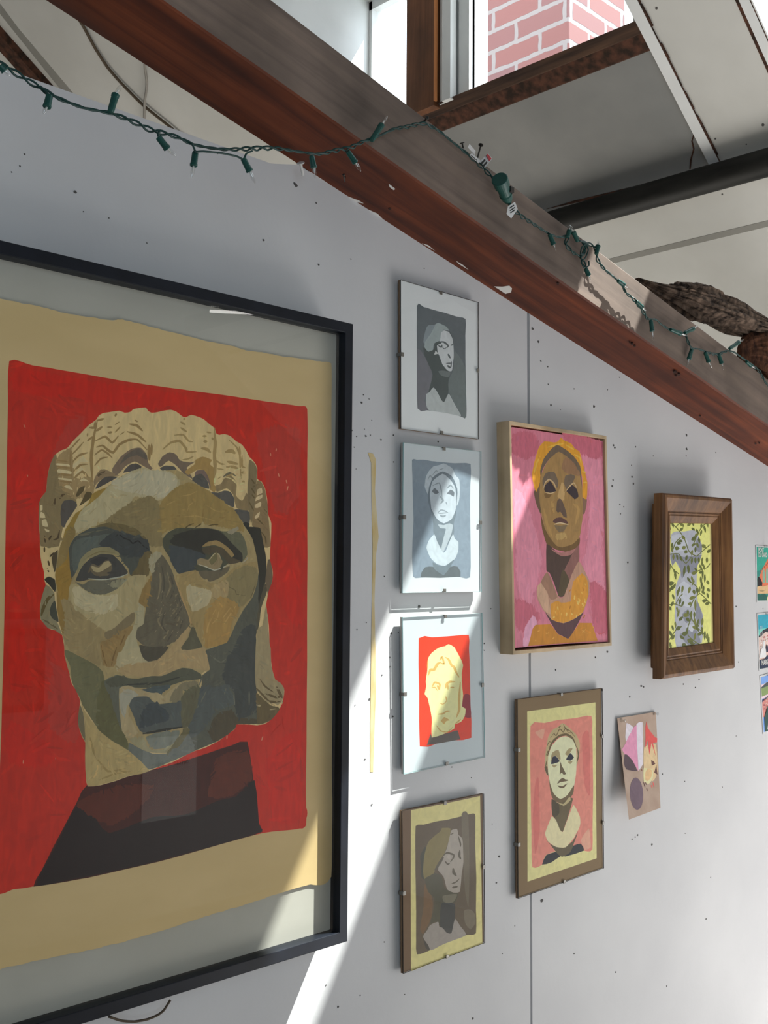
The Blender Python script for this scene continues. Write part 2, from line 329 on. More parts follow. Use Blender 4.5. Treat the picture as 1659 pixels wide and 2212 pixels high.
# trim along the ceiling opening, with its torn brown edge
def strip(name, y0, y1, off0, mats, x1=XP):
    mb = MB(); ring = [np.array((x, y, plz(x)))-nrm*off0 for x, y in ((XO, y0), (x1, y0), (x1, y1), (XO, y1))]
    mb.prism(ring, nrm*(off0+0.03)); return struct(mb, name, mats)
strip('trim_1', 0.289, 0.322, 0.006, WHITE, 2.955)
tb = MB()
rr = random.Random(3)
x = XO
while x < XP:
    l = rr.uniform(0.012, 0.05); wdt = rr.choice((0.001, 0.002, 0.0035, 0.005))
    ring = [np.array((a, b, plz(a)))-nrm*0.0045 for a, b in ((x, 0.2885-wdt), (x+l, 0.2885-wdt*rr.uniform(.6, 1.4)), (x+l, 0.2895), (x, 0.2895))]
    tb.prism(ring, nrm*0.02); x += l
struct(tb, 'trim_2', DARKGAP)
strip('trim_3', 0.0405, 0.049, 0.0015, DARKGAP)
strip('trim_4', 0.013, 0.0385, 0.005, WHITE)
strip('trim_5', 0.010, 0.013, 0.0045, DARKGAP)
strip('trim_6', 0.006, 0.010, 0.005, WHITE)
# dormers
d = MB()
for (y0, y1) in ((0.322, 1.42),):
    for ya, yb in ((y0-0.05, y0), (y1, y1+0.05)):
        d.prism([(XO-0.02, ya, plz(XO-0.02)+0.012), (XW+0.06, ya, plz(XW+0.06)+0.012), (XW+0.06, ya, ZD+0.02), (XO-0.02, ya, ZD+0.02)], (0, yb-ya, 0))
    d.box(XO-0.02, XW+0.06, y0-0.05, y1+0.05, ZD, ZD+0.05)
struct(d, 'wall_dormer', WHITE)
def window(name, y0, y1, jamb_y, zt):
    """y0 = near side, y1 = far side, opening between sill and head"""
    zs = H+1.562
    sec = lambda x: H+1.56-(x-2.56)*0.7265+0.004
    mb = MB(); mb.prism([(2.554, y0, sec(2.554)), (2.585, y0, sec(2.585)), (2.66, y0, sec(2.585)), (2.66, y0, zs), (2.565, y0, zs)], (0, y1-y0, 0), 0)
    mb.prism([(2.585, y0, sec(2.585)+.004), (2.632, y0, sec(2.632)+.002), (2.66, y0, sec(2.632)+.01), (2.66, y0, sec(2.585)+.0001)], (0, y1-y0, 0), 1)
    o = mb.build(name, [SILLW, DARKGAP]); o['kind'] = 'structure'
    # sash: white bars, jamb return, head
    mb = MB(); mb.box(2.545, 2.575, jamb_y+0.045, jamb_y+0.083, zs, ZD); mb.box(2.56, 2.575, jamb_y+0.083, jamb_y+0.105, zs, ZD)
    mb.box(2.585, 2.68, jamb_y, jamb_y+0.046, zs, ZD); mb.box(2.545, 2.566, y0, jamb_y+0.1, zt, ZD); mb.box(2.60, 2.615, jamb_y, jamb_y+0.12, zs, ZD)
    mb.box(2.58, 2.66, y0, y0+0.03, zs, ZD)
    mb.box(2.60, 2.63, y0, jamb_y, zs-0.012, zs+0.012)
    f = mb.build('window_frame', WHITE, o, bevel=0.002)
    MB().box(2.615, 2.619, y0+0.03, jamb_y, zs, zt).build('window_pane', PANE, o)
    return o
w1 = window('window_1', 0.322, 1.42, 0.963, H+2.0)
post = MB().box(2.538, 2.585, 1.073, 1.200, H+1.556, ZD); post.box(2.536, 2.548, 1.066, 1.0735, H+1.57, ZD, 1)
post.build('window_post', [POSTW, EDGEW], w1, bevel=0.002)
MB().box(2.575, 2.62, 1.06, 1.215, H+1.555, ZD).box(2.575, 2.62, 1.405, 1.42, H+1.555, ZD).box(2.575, 2.62, 1.06, 1.42, ZD-.03, ZD).build('added_side_frame', WHITE, w1)
MB().box(2.60, 2.604, 1.215, 1.405, H+1.555, ZD-.03).build('window_pane', PANE, w1)  # pane and its frame added beside the post to brighten the dormer cheek
def roof_ring(x0, x1, y0, y1, off): return [np.array((x, y, plz(x)))+nrm*off for x, y in ((x0, y0), (x1, y0), (x1, y1), (x0, y1))]
mb = MB()
for a_ in ((2.88, 2.90, -0.30, 0.005), (XB, 2.90, -0.30, -0.285)): mb.prism(roof_ring(*a_, 0.012), nrm*0.03)
w2 = mb.build('window_2', WHITE); w2['kind'] = 'structure'
MB().prism(roof_ring(XA, 2.90, -1.75, 0.006, 0.065), nrm*0.004).build('window_pane', PANE, w2)

# ------------------------------------------------------------------ pipe, chimney
def xz(ratio, x): return H+ratio*x
pz = H+0.415*2.935
pipe = MB().tube([(2.935, y, pz) for y in (-3.1, -1.5, 0, 1.5, 3.1)], 0.041, 24)
tag(pipe.build('pipe', IRON, smooth=True), 'thick black pipe running under the sloped white ceiling', 'pipe')
BR = mat('red_brick', rough=0.85); b_ = BR.node_tree.nodes['Principled BSDF']
tc = N(BR, 'ShaderNodeTexCoord'); sx = N(BR, 'ShaderNodeSeparateXYZ'); ad = N(BR, 'ShaderNodeMath', operation='ADD'); cx = N(BR, 'ShaderNodeCombineXYZ')
L(BR, tc.outputs['Object'], sx.inputs[0]); L(BR, sx.outputs[0], ad.inputs[0]); L(BR, sx.outputs[1], ad.inputs[1]); L(BR, ad.outputs[0], cx.inputs[0]); L(BR, sx.outputs[2], cx.inputs[1])
nzb = N(BR, 'ShaderNodeTexNoise'); nzb.inputs['Scale'].default_value = 25
L(BR, tc.outputs['Object'], nzb.inputs['Vector'])
mxv = N(BR, 'ShaderNodeMix', data_type='VECTOR'); mxv.inputs[0].default_value = 0.012
L(BR, cx.outputs[0], mxv.inputs[4]); L(BR, nzb.outputs['Color'], mxv.inputs[5])
bt = N(BR, 'ShaderNodeTexBrick'); bt.inputs['Scale'].default_value = 1.0; bt.inputs['Brick Width'].default_value = 0.235; bt.inputs['Row Height'].default_value = 0.086
bt.inputs['Mortar Size'].default_value = 0.010; bt.inputs['Mortar Smooth'].default_value = 0.2; bt.inputs['Bias'].default_value = -0.1
bt.inputs['Color1'].default_value = (0.18, 0.075, 0.073, 1); bt.inputs['Color2'].default_value = (0.15, 0.075, 0.080, 1); bt.inputs['Mortar'].default_value = (0.215, 0.19, 0.195, 1)
L(BR, mxv.outputs[1], bt.inputs['Vector']); L(BR, bt.outputs['Color'], b_.inputs['Base Color'])
bpb = N(BR, 'ShaderNodeBump'); bpb.inputs['Strength'].default_value = 0.6; bpb.inputs['Distance'].default_value = 0.004; bpb.invert = True
L(BR, bt.outputs['Fac'], bpb.inputs['Height']); L(BR, bpb.outputs[0], b_.inputs['Normal'])
CX, CY = 3.367, 1.128
ch = MB().box(CX, CX+0.40, CY, CY+0.62, H+1.1, H+2.72).box(CX-.03, CX+0.43, CY-.03, CY+0.65, H+2.72, H+2.88)
tag(ch.build('chimney', BR, bevel=0.006), 'weathered red brick chimney outside, seen through the high window', 'chimney')

# ------------------------------------------------------------------ ceiling beam along the wall
def beam():
    x0, x1 = -1.2, 4.0; hgt = 0.1135; n = 60
    vs = []; fs = []; mi = []
    rb = random.Random(5)
    for i in range(n+1):
        x = x0+(x1-x0)*i/n; z = bz(x)+0.0015*math.sin(x*3.1)
        j = lambda a: rb.uniform(-a, a)
        vs += [(x, 0.0, z), (x, -0.128+j(.0006), z+0.003+j(.0006)), (x, -0.131+j(.0006), z+0.006+j(.0006)), (x, -0.131+j(.0005), z+hgt-0.003), (x, -0.128, z+hgt), (x, 0.0, z+hgt)]
    for i in range(n):
        for k in range(6):
            a, b = i*6+k, i*6+(k+1) % 6
            fs.append((a, b, b+6, a+6)); mi.append(1 if k in (0, 1) else 0)
    fs += [(5, 4, 3, 2, 1, 0), tuple(n*6+k for k in range(6))]; mi += [0, 0]
    mb = MB(); mb.v = vs; mb.f = fs; mb.mi = mi
    # white paint left on the lower edge
    def under(p):                                           # photo point -> underside of the beam
        lo, hi = -0.131, 0.0
        for _ in range(40):
            y = (lo+hi)/2; q = U(p, y)
            if q[2] > bz(q[0]): hi = y
            else: lo = y
        return U(p, (lo+hi)/2)
    def smear(pts):
        q = [under(p) for p in pts]
        mb.prism([(a[0], a[1], bz(a[0])+0.0012*0-0.0012) for a in q], (0, 0, 0.002), 2)
    smear([(1046,620),(1060,617),(1085,618),(1100,616),(1106,622),(1104,630),(1090,634),(1070,632),(1056,628)])
    smear([(985,562),(1000,571),(1016,585),(1030,596),(1018,592),(1000,579)])
    smear([(905,525),(925,528),(942,542),(944,548),(930,541),(915,534)])
    smear([(752,425),(775,432),(785,438),(770,437)]); smear([(795,452),(815,460),(827,472),(812,464)])
    smear([(640,362),(668,371),(690,383),(710,398),(690,391),(660,377)])
    smear([(840,398),(853,408),(850,409),(842,403)])
    def blot(px, py, r):
        q = [under((px+r*1.3*math.cos(a)*rb.uniform(.7, 1.1), py+r*.8*math.sin(a)*rb.uniform(.7, 1.1))) for a in (0, .8, 1.6, 2.4, 3.2, 4, 4.8, 5.6)]
        mb.prism([(a[0], a[1], bz(a[0])-0.0013) for a in q], (0, 0, 0.002), 3)
    for a in ((1458,803,3.5),(1466,808,3),(1460,811,2),(1365,742,3),(1371,747,2),(1360,739,1.6),(1205,612,2.5),(745,383,2.2),(842,450,2.6),(1512,898,1.8),(1632,958,1.5),(1640,957,1.5)): blot(*a)
    return mb.build('ceiling_beam', [BEAMF, BEAMB, WPAINT, mat('dark_knot', (0.03, 0.009, 0.004, 1), 0.8)])
tag(beam(), 'massive sloping brown wooden beam with a red underside along the wall', 'beam')

# ------------------------------------------------------------------ painting tools
def crop(ox, oy, s):
    return lambda pts: [(ox+s*a, oy+s*b) for a, b in pts]
FULL = crop(0, 0, 1)
def catmull(pts, n, closed=True):
    out = []; m = len(pts); P_ = [np.array(p, float) for p in pts]
    for i in range(m if closed else m-1):
        if closed: a, b, c_, d_ = P_[(i-1) % m], P_[i], P_[(i+1) % m], P_[(i+2) % m]
        else: a, b, c_, d_ = P_[max(i-1, 0)], P_[i], P_[i+1], P_[min(i+2, m-1)]
        for k in range(n):
            t = k/n
            q = 0.5*((2*b)+(-a+c_)*t+(2*a-5*b+4*c_-d_)*t*t+(-a+3*b-3*c_+d_)*t**3)
            lin_ = b+(c_-b)*t; out.append(0.55*q+0.45*lin_)
    if not closed: out.append(P_[-1])
    return out
class Painting:
    def __init__(self, y, K=0.6, dy=4e-6, wob=0.35, seed=1):
        self.y = y; self.K = K; self.dy = dy; self.n = 0; self.grid = np.zeros((740, 560), int); self.shapes = []; self.v = []; self.f = []; self.c = []; self.wob = wob; self.r = random.Random(seed)
    def alb(self, c):
        return [min(0.85, v/self.K) for v in lin(c)]
    def _pt(self, p, y):
        q = U(p, y); return tuple(q)
    def lift(self, q):
        # each mark lies just above the marks it overlaps
        a = np.array(q); x0, y0 = np.maximum(0, (a.min(0)+30)//3).astype(int); x1, y1 = np.maximum(0, (a.max(0)+30)//3).astype(int)
        g = self.grid[y0:y1+1, x0:x1+1]; self.n = int(g.max())+1 if g.size else 1; g[:] = self.n
        return self.y-self.n*self.dy
    def poly(self, conv, color, pts, smooth=3, feather=0.0, a=1.0, wob=None):
        q = conv(pts); y = self.lift(q); col = self.alb(color)
        if smooth: q = catmull(q, smooth)
        else: q = [np.array(p, float) for p in q]
        wb = self.wob if wob is None else wob
        if wb: q = [p+np.array((self.r.uniform(-wb, wb), self.r.uniform(-wb, wb))) for p in q]
        self.shapes.append((np.array(q), color))
        tris = tessellate_polygon([[Vector((p[0], p[1], 0)) for p in q]])
        b = len(self.v); m = len(q)
        self.v += [self._pt(p, y) for p in q]; self.c += [col+[a]]*m
        self.f += [(b+t[0], b+t[1], b+t[2]) for t in tris]
        if feather:
            ar = sum(q[i][0]*q[(i+1) % m][1]-q[(i+1) % m][0]*q[i][1] for i in range(m)); sg = 1 if ar > 0 else -1
            b2 = len(self.v)
            for i in range(m):
                t = q[(i+1) % m]-q[i-1]; nn = np.array((t[1], -t[0]))*sg; nn = nn/(np.linalg.norm(nn)+1e-9)
                self.v.append(self._pt(q[i]+nn*feather, y)); self.c.append(col+[0.0])
            self.f += [(b+i, b+(i+1) % m, b2+(i+1) % m, b2+i) for i in range(m)]
        return self
    def top(self, x, y):
        for q, c_ in reversed(self.shapes):
            if not (q[:, 0].min() <= x <= q[:, 0].max() and q[:, 1].min() <= y <= q[:, 1].max()): continue
            x1, y1 = q[:, 0], q[:, 1]; x2, y2 = np.roll(x1, -1), np.roll(y1, -1)
            k = (y1 > y) != (y2 > y)
            if (np.count_nonzero(k & (x < (x2-x1)*(y-y1)/np.where(y2 == y1, 1e-9, y2-y1)+x1)) & 1): return c_
        return None
    def brush(self, n, box, wr, lr, jit, ok=None, ang=None, keep=None):
        # short visible brush marks in slightly shifted tones of the paint they lie on
        r = self.r; x0, y0, x1, y1 = box
        for i in range(n):
            x, y = r.uniform(x0, x1), r.uniform(y0, y1); c_ = self.top(x, y)
            if c_ is None or (ok and not ok(c_)): continue
            a = (ang if ang is not None else 2.2*math.sin(x/70.0)+1.7*math.cos(y/90.0))+r.uniform(-.5, .5)
            l = r.uniform(*lr)/2; dx, dy_ = math.cos(a)*l, math.sin(a)*l
            if keep and not all((lambda t_: t_ is not None and keep(c_, t_))(self.top(x+sg*dx*1.25, y+sg*dy_*1.25)) for sg in (-1, 1)): continue
            f = 1+r.uniform(-jit, jit); tint = r.uniform(-.03, .03)
            self.stroke(FULL, (c_[0]*f*(1+tint), c_[1]*f, c_[2]*f*(1-tint)), r.uniform(*wr), [(x-dx, y-dy_), (x+r.uniform(-1, 1), y+r.uniform(-1, 1)), (x+dx, y+dy_)], smooth=2)
        return self
    def stroke(self, conv, color, w_, pts, taper=True, smooth=4):
        q = conv(pts); s = np.linalg.norm(np.array(conv([(1, 0)])[0])-np.array(conv([(0, 0)])[0])); hw = w_*s/2
        q = catmull(q, smooth, closed=False); m = len(q); Lf = []; Rt = []
        for i, p in enumerate(q):
            t = q[min(i+1, m-1)]-q[max(i-1, 0)]; t = t/(np.linalg.norm(t)+1e-9); nn = np.array((-t[1], t[0]))
            k = i/(m-1); f = (min(1, 0.35+2.2*min(k, 1-k)) if taper else 1)*self.r.uniform(.85, 1.1)
            Lf.append(p+nn*hw*f); Rt.append(p-nn*hw*f)
        y = self.lift(Lf+Rt); col = self.alb(color); b = len(self.v)
        self.v += [self._pt(p, y) for p in Lf+Rt]; self.c += [col+[1.0]]*(2*m)
        self.f += [(b+i, b+i+1, b+m+i+1, b+m+i) for i in range(m-1)]
        return self
    def build(self, name, material, parent):
        off = parent_world(parent)
        me = bpy.data.meshes.new(name); me.from_pydata([tuple(np.array(p)-off) for p in self.v], [], self.f)
        a = me.color_attributes.new('Col', 'FLOAT_COLOR', 'POINT')
        a.data.foreach_set('color', [x for c_ in self.c for x in c_[:3]+[1.0]])
        me.attributes.new('Cover', 'FLOAT', 'POINT').data.foreach_set('value', [c_[3] for c_ in self.c])
        return link(name, me, material, parent)
def quad(y, pts, grow=0.0):
    q = [U(p, y) for p in pts]; c_ = sum(q)/4
    if grow:
        out = []
        for p in q:
            dlt = p-c_; out.append(p+np.array((math.copysign(grow, dlt[0]), 0, math.copysign(grow, dlt[2]))))
        q = out
    return q
def aty(q, y): return [np.array((p[0], y, p[2])) for p in q]
def inset(q, dx, dz=None):
    dz = dx if dz is None else dz; c_ = sum(q)/4
    return [p-np.array((math.copysign(dx, (p-c_)[0]), 0, math.copysign(dz, (p-c_)[2]))) for p in q]

# ------------------------------------------------------------------ the large framed painting on the left
YB = -0.055
A_, B_, C_, D_, E_, F_ = [crop(x, y, 0.19288) for x, y in ((40,860),(330,860),(40,1120),(330,1120),(40,1400),(330,1400))]
big = empty('framed_painting', (0.84, 0.0, H-0.07), 'huge black framed painting of a cracked stone head on red, at the left', 'painting')
bx0, bx1, bz0, bz1 = 0.519, 1.1296, H-0.534, H+0.398
def rect(x0, x1, z0, z1, y): return [np.array(p, float) for p in ((x0, y, z1), (x1, y, z1), (x1, y, z0), (x0, y, z0))]
o_ = rect(bx0, bx1, bz0, bz1, YB); i_ = rect(bx0+0.0165, bx1-0.0165, bz0+0.0165, bz1-0.0165, YB)
fr = MB(); fr.frame([aty(o_, -0.0008), aty(o_, YB), aty(i_, YB), aty(i_, -0.0008)])
fr.build('frame', BLACKF, big, bevel=0.0012)
BACKB = noisy('grey_backing_board', (0.50, 0.48, 0.42, 1), (0.55, 0.53, 0.47, 1), (6, 6, 6), 0.8)
MB().box(bx0+0.010, bx1-0.010, -0.0345, -0.0290, bz0+0.010, bz1-0.010).build('backing_board', BACKB, big)
gl = MB().box(bx0+0.0168, bx1-0.0168, -0.0475, -0.0455, bz0+0.0168, bz1-0.0168).build('glass', GLASS, big)
MB().box(0.75, 0.90, -0.0289, -0.0002, bz1-0.12, bz1-0.09).build('hanging_rail', DARKST, big)
Pb = Painting(-0.0368, K=0.62, seed=11)
paper = [(-70,630),(0,645),(45,655),(90,663),(130,675),(190,685),(240,692),(262,690),(320,705),(385,722),(460,740),(500,747),(532,758),(570,762),(610,770),(650,775),(690,781),(713,784),(715,800),(715,1000),(716,1300),(716,1600),(714,1893),(660,1912),(600,1930),(540,1950),(480,1968),(420,1986),(350,2010),(280,2030),(200,2050),(100,2070),(0,2092),(-70,2108)]
pq = [U(p, -0.0355) for p in catmull(paper, 6)]
pq = [q+np.array((random.uniform(-.0006, .0006), 0, random.uniform(-.0006, .0006))) for q in pq]
mbp = MB(); mbp.prism(pq, (0, -0.0012, 0))
CREAM = noisy('cream_paper', (0.70, 0.51, 0.245, 1), (0.78, 0.575, 0.29, 1), (4, 4, 10), 0.8, 5)
papo = mbp.build('painted_paper', CREAM, big)
P = Pb.poly; S = Pb.stroke
RED = (176, 33, 14)
P(FULL, RED, [(20,780),(70,789),(120,797),(260,822),(370,838),(480,853),(580,868),(645,877),(664,884),(664,1000),(664,1200),(663,1500),(661,1700),(661,1783),(640,1791),(565,1800),(440,1830),(250,1875),(72,1915),(30,1921),(-8,1928),(-6,1800),(2,1600),(5,1500),(10,1300),(13,1100),(17,900)], 4)
for pts in ([(36,800),(150,820),(330,848),(400,860),(370,880),(250,870),(120,855),(36,840)], [(32,970),(60,980),(90,1020),(85,1080),(60,1095),(30,1060)], [(610,1180),(646,1250),(646,1350),(615,1310),(600,1240)], [(580,1640),(645,1580),(645,1765),(600,1772),(585,1720)], [(22,1560),(110,1620),(100,1650),(26,1645)], [(26,1310),(40,1320),(60,1470),(36,1490),(24,1470)]):
    P(FULL, (182, 26, 6), pts, 4, feather=10)
for pts in ([(150,920),(175,900),(165,960),(110,1000)], [(560,940),(640,930),(640,1080),(600,1100)], [(120,1440),(170,1500),(160,1600),(110,1560)]):
    P(FULL, (168, 45, 32), pts, 4, feather=12)
for x, y in ((55,925),(60,1030),(125,1000),(168,1010),(596,975),(603,1030),(620,1045),(120,1640),(75,1625),(490,1597),(565,1600),(50,1650),(585,985),(620,1060)):
    S(FULL, (214, 120, 92), 2.5, [(x, y), (x+random.uniform(-4, 4), y-random.uniform(5, 11))])
# plinth
P(FULL, (58, 16, 8), [(193,1690),(345,1660),(410,1640),(455,1625),(500,1610),(535,1602),(548,1690),(560,1780),(567,1797),(520,1812),(480,1823),(410,1843),(340,1862),(240,1885),(190,1896),(140,1905),(72,1915),(90,1880),(115,1830),(165,1735)], 2)
P(FULL, (26, 13, 13), [(165,1742),(200,1760),(235,1800),(330,1765),(400,1760),(470,1730),(510,1720),(550,1685),(560,1780),(565,1796),(480,1822),(340,1860),(240,1883),(140,1903),(77,1912),(117,1835)], 3)
P(FULL, (78, 26, 10), [(170,1740),(200,1720),(260,1700),(330,1700),(300,1740),(240,1780)], 3, feather=8)
P(FULL, (82, 30, 14), [(470,1640),(530,1625),(540,1680),(500,1715),(455,1720)], 3, feather=8)
# head
TAN = (194, 168, 120)
head = A_([(230,1170),(275,1090),(310,1040),(320,900),(350,760),(400,640),(480,585),(545,560),(600,490),(700,390),(790,300),(870,240),(900,195),(960,165),(1060,150),(1130,140),(1190,165),(1260,150),(1290,120),(1420,105),(1450,140),(1490,165)]) \
 + B_([(60,155),(130,140),(200,132),(260,150),(330,205),(370,215),(430,185),(500,205),(570,235),(640,295),(695,340),(710,395),(745,412),(800,402),(870,425),(930,480),(1000,520),(1050,590),(1085,660),(1140,720),(1170,780),(1170,905),(1220,935),(1260,1020),(1280,1130),(1290,1300)]) \
 + D_([(1312,0),(1330,60),(1320,250),(1312,460),(1340,560),(1345,660),(1320,780),(1290,860),(1270,960),(1285,1080),(1300,1200),(1310,1400)]) \
 + F_([(1320,50),(1330,200),(1340,290),(1370,350),(1430,390),(1470,450),(1470,520),(1450,620),(1400,710),(1330,800),(1250,850),(1170,865),(1060,855),(935,855),(920,910),(830,970),(740,1040),(600,1110),(480,1150),(330,1220),(230,1275),(100,1320),(0,1360)]) \
 + E_([(1400,1395),(1240,1435),(1080,1490),(920,1535),(775,1550),(755,1450),(748,1350),(745,1200),(748,1060),(715,1000),(680,910),(665,820),(675,720),(690,600),(680,560),(640,470),(600,400),(572,310),(590,230),(560,160),(515,90)]) \
 + C_([(512,1430),(490,1310),(440,1260),(400,1250),(330,1230),(290,1175),(245,1130),(240,1050),(245,950),(290,830),(305,740),(290,690),(285,600),(260,500),(240,370),(240,250),(230,100)])
P(FULL, TAN, head, 2)
BR1 = (140, 113, 70)
P(A_, (124, 106, 72), [(320,900),(350,760),(400,640),(425,640),(440,800),(470,900),(500,1000),(600,1060),(650,1150),(640,1240),(500,1450),(450,1659),(250,1659),(235,1500),(230,1170),(275,1090),(310,1040)], 3)
P(A_, (150, 125, 84), [(430,700),(580,560),(620,900),(800,900),(830,1060),(640,1120),(480,1000)], 3, feather=6, a=.8)
for wd, pts in ((38,[(880,260),(850,400),(830,520),(815,650),(820,800),(825,940)]),(25,[(870,255),(960,230)]),(28,[(870,370),(940,320)]),(28,[(860,480),(970,430),(1050,500),(1120,420)]),(30,[(870,550),(940,530),(1000,580),(1060,610),(1130,520),(1230,470),(1330,465),(1440,580)]),(24,[(850,640),(930,580),(1000,620),(1050,670)]),(30,[(1240,290),(1330,310),(1390,370)]),(28,[(1215,375),(1330,410),(1430,495)]),(16,[(990,325),(1050,325)]),(14,[(1080,300),(1130,265)]),(18,[(1080,385),(1140,320)]),(12,[(1140,410),(1190,375)]),(25,[(1000,390),(1050,380)]),(24,[(1080,205),(1098,172)]),(18,[(1300,245),(1335,265)]),(36,[(1460,520),(1465,700)]),(26,[(1490,510),(1490,640)]),(18,[(590,560),(690,450)]),(18,[(590,640),(650,580),(730,490)]),(24,[(600,720),(680,640),(780,610)]),(22,[(610,830),(690,750),(780,740)]),(30,[(620,900),(710,820),(785,890)]),(18,[(430,695),(560,715)]),(24,[(430,765),(580,785)]),(30,[(440,850),(590,865)]),(25,[(460,930),(600,945)]),(20,[(590,560),(580,720),(600,900)]),(30,[(790,330),(850,330),(860,260)]),(22,[(770,480),(830,430)]),(16,[(775,390),(770,430)]),(20,[(850,760),(920,680),(1000,660)])):
    S(A_, BR1, wd, pts)
for pts in ([(430,730),(560,742),(575,765),(425,750)],[(440,795),(585,820),(590,850),(440,835)],[(450,890),(590,905),(590,930),(455,910)],[(680,930),(730,895),(790,935),(720,925)],[(490,975),(570,980),(610,1030),(540,1010)],[(245,1200),(270,1200),(270,1250),(245,1260)],[(250,1270),(290,1300),(300,1340),(240,1340)],[(260,1370),(310,1360),(330,1440),(270,1430)],[(290,1460),(345,1480),(340,1500),(310,1500)],[(610,750),(680,690),(720,650),(770,700),(780,720),(690,720),(620,790)],[(620,880),(700,770),(770,850),(720,800)]):
    P(A_, (200, 174, 132), pts, 2)
P(A_, (116, 97, 78), [(1050,790),(1110,700),(1160,640),(1260,570),(1370,555),(1440,640),(1450,720),(1500,790),(1470,800),(1370,745),(1300,710),(1200,760),(1120,850),(1060,870)], 3)
P(A_, (94, 84, 72), [(1130,750),(1190,650),(1270,590),(1350,560),(1440,650),(1430,690),(1330,640),(1230,670)], 3)
P(A_, (132, 110, 80), [(840,930),(880,840),(940,790),(1040,830),(1130,870),(960,890),(880,950),(850,1000)], 3)
S(A_, (88, 72, 48), 30, [(870,920),(900,860),(970,820)])
SC = (76, 70, 64)
for pts in ([(480,1200),(510,1150),(580,1135),(640,1160),(655,1210),(600,1290),(550,1370),(510,1450),(480,1420),(470,1300)],[(860,1020),(900,940),(980,880),(1110,880),(1050,920),(960,970)],[(1170,835),(1240,750),(1320,730),(1385,775),(1280,815)]):
    P(A_, SC, pts, 3)
for pts in ([(720,1130),(760,1050),(820,1060),(820,1110),(680,1210)],[(640,1090),(680,1010),(740,980),(730,1040),(660,1105)]): P(A_, (84, 70, 40), pts, 3)
S(A_, (80, 62, 36), 24, [(460,1130),(490,1090),(520,1075)]); S(A_, (80, 62, 36), 24, [(380,1200),(400,1190),(410,1120)])
for pts in ([(80,785),(140,755),(240,765),(268,800),(220,822),(120,818)],[(440,920),(480,860),(550,850),(610,920),(632,1015),(540,990)],[(590,1100),(640,1050),(740,1060),(800,1035),(870,1050),(910,1120),(905,1225),(800,1170),(690,1110)],[(885,1265),(940,1245),(1040,1245),(1090,1290),(1085,1400),(1040,1425),(1000,1380)]):
    P(B_, (80, 76, 70), pts, 3)
P(B_, (108, 92, 76), [(60,735),(110,650),(190,608),(260,630),(310,700),(420,720),(480,710),(380,780),(450,905),(350,850),(270,760),(180,700),(90,770)], 3)
P(B_, (152, 122, 70), [(480,690),(560,655),(660,690),(640,740),(700,800),(680,960),(720,1000),(690,1055),(640,1020),(620,890),(580,810),(500,800),(400,860),(360,820),(470,740)], 3)
P(B_, (112, 92, 82), [(470,865),(490,810),(580,808),(630,900),(650,1010),(610,920),(550,850)], 3)
P(B_, (128, 108, 74), [(700,985),(760,960),(800,900),(880,870),(940,950),(930,1090),(1000,1150),(1050,1060),(1090,1150),(1080,1260),(940,1230),(900,1080),(830,1010),(720,1050)], 3)
S(B_, (102, 92, 70), 26, [(790,880),(860,840),(930,870)])
for wd, pts in ((40,[(690,330),(700,500),(690,640),(700,780),(690,960)]),(22,[(240,415),(340,410),(400,480),(450,490)]),(30,[(110,575),(200,500),(300,480),(370,560),(385,605),(490,600)]),(25,[(310,330),(385,380)]),(25,[(310,265),(365,300)]),(22,[(340,235),(368,232)]),(25,[(555,425),(605,425)]),(30,[(565,485),(612,485)]),(18,[(600,380),(655,390)]),(38,[(540,560),(600,570),(650,610)]),(46,[(810,605),(880,590),(925,622)]),(22,[(850,465),(940,550),(975,640),(980,760),(990,900)]),(20,[(700,690),(760,735),(805,740)]),(30,[(820,770),(900,770),(960,790)]),(34,[(830,710),(960,740)]),(18,[(720,790),(795,800)]),(16,[(330,690),(400,680),(460,650)]),(25,[(1000,640),(1000,760),(1040,780)]),(30,[(990,830),(1045,840)]),(24,[(970,540),(980,640)]),(24,[(820,880),(900,850)]),(24,[(720,900),(760,880)]),(26,[(1000,930),(1030,940)]),(26,[(660,440),(680,470)])):
    S(B_, (152, 126, 80), wd, pts)
for pts in ([(700,860),(760,830),(800,850),(740,890),(690,950)],[(800,890),(850,885),(920,920),(945,975),(870,905)],[(1000,980),(1050,1000),(1055,1010),(990,1000)]): P(B_, (200, 172, 122), pts, 2)
P(B_, (116, 100, 70), [(1080,690),(1140,730),(1165,790),(1165,900),(1150,1100),(1130,1300),(1100,1420),(1085,1300),(1060,1150),(1060,1000),(1070,900)], 3)
P(B_, (128, 106, 72), [(1165,930),(1220,945),(1260,1030),(1285,1200),(1300,1400),(1320,1659),(1200,1659),(1170,1480),(1110,1420),(1140,1200)], 3)
for pts in ([(1175,1020),(1220,1010),(1228,1060),(1165,1090)],[(1160,1110),(1225,1080),(1222,1120),(1150,1155)],[(1150,1190),(1210,1160),(1212,1210),(1145,1240)],[(1140,1330),(1200,1270),(1190,1330),(1150,1350)]): P(B_, (196, 170, 130), pts, 2)
for pts in ([(1100,900),(1140,960),(1130,1000)],[(1100,1000),(1150,1080)],[(1080,1160),(1130,1260)],[(1170,1350),(1240,1420)],[(1220,1190),(1280,1280)],[(1200,1480),(1260,1560),(1270,1650)],[(1110,1080),(1140,1120)]): S(B_, (92, 76, 44), 16, pts)
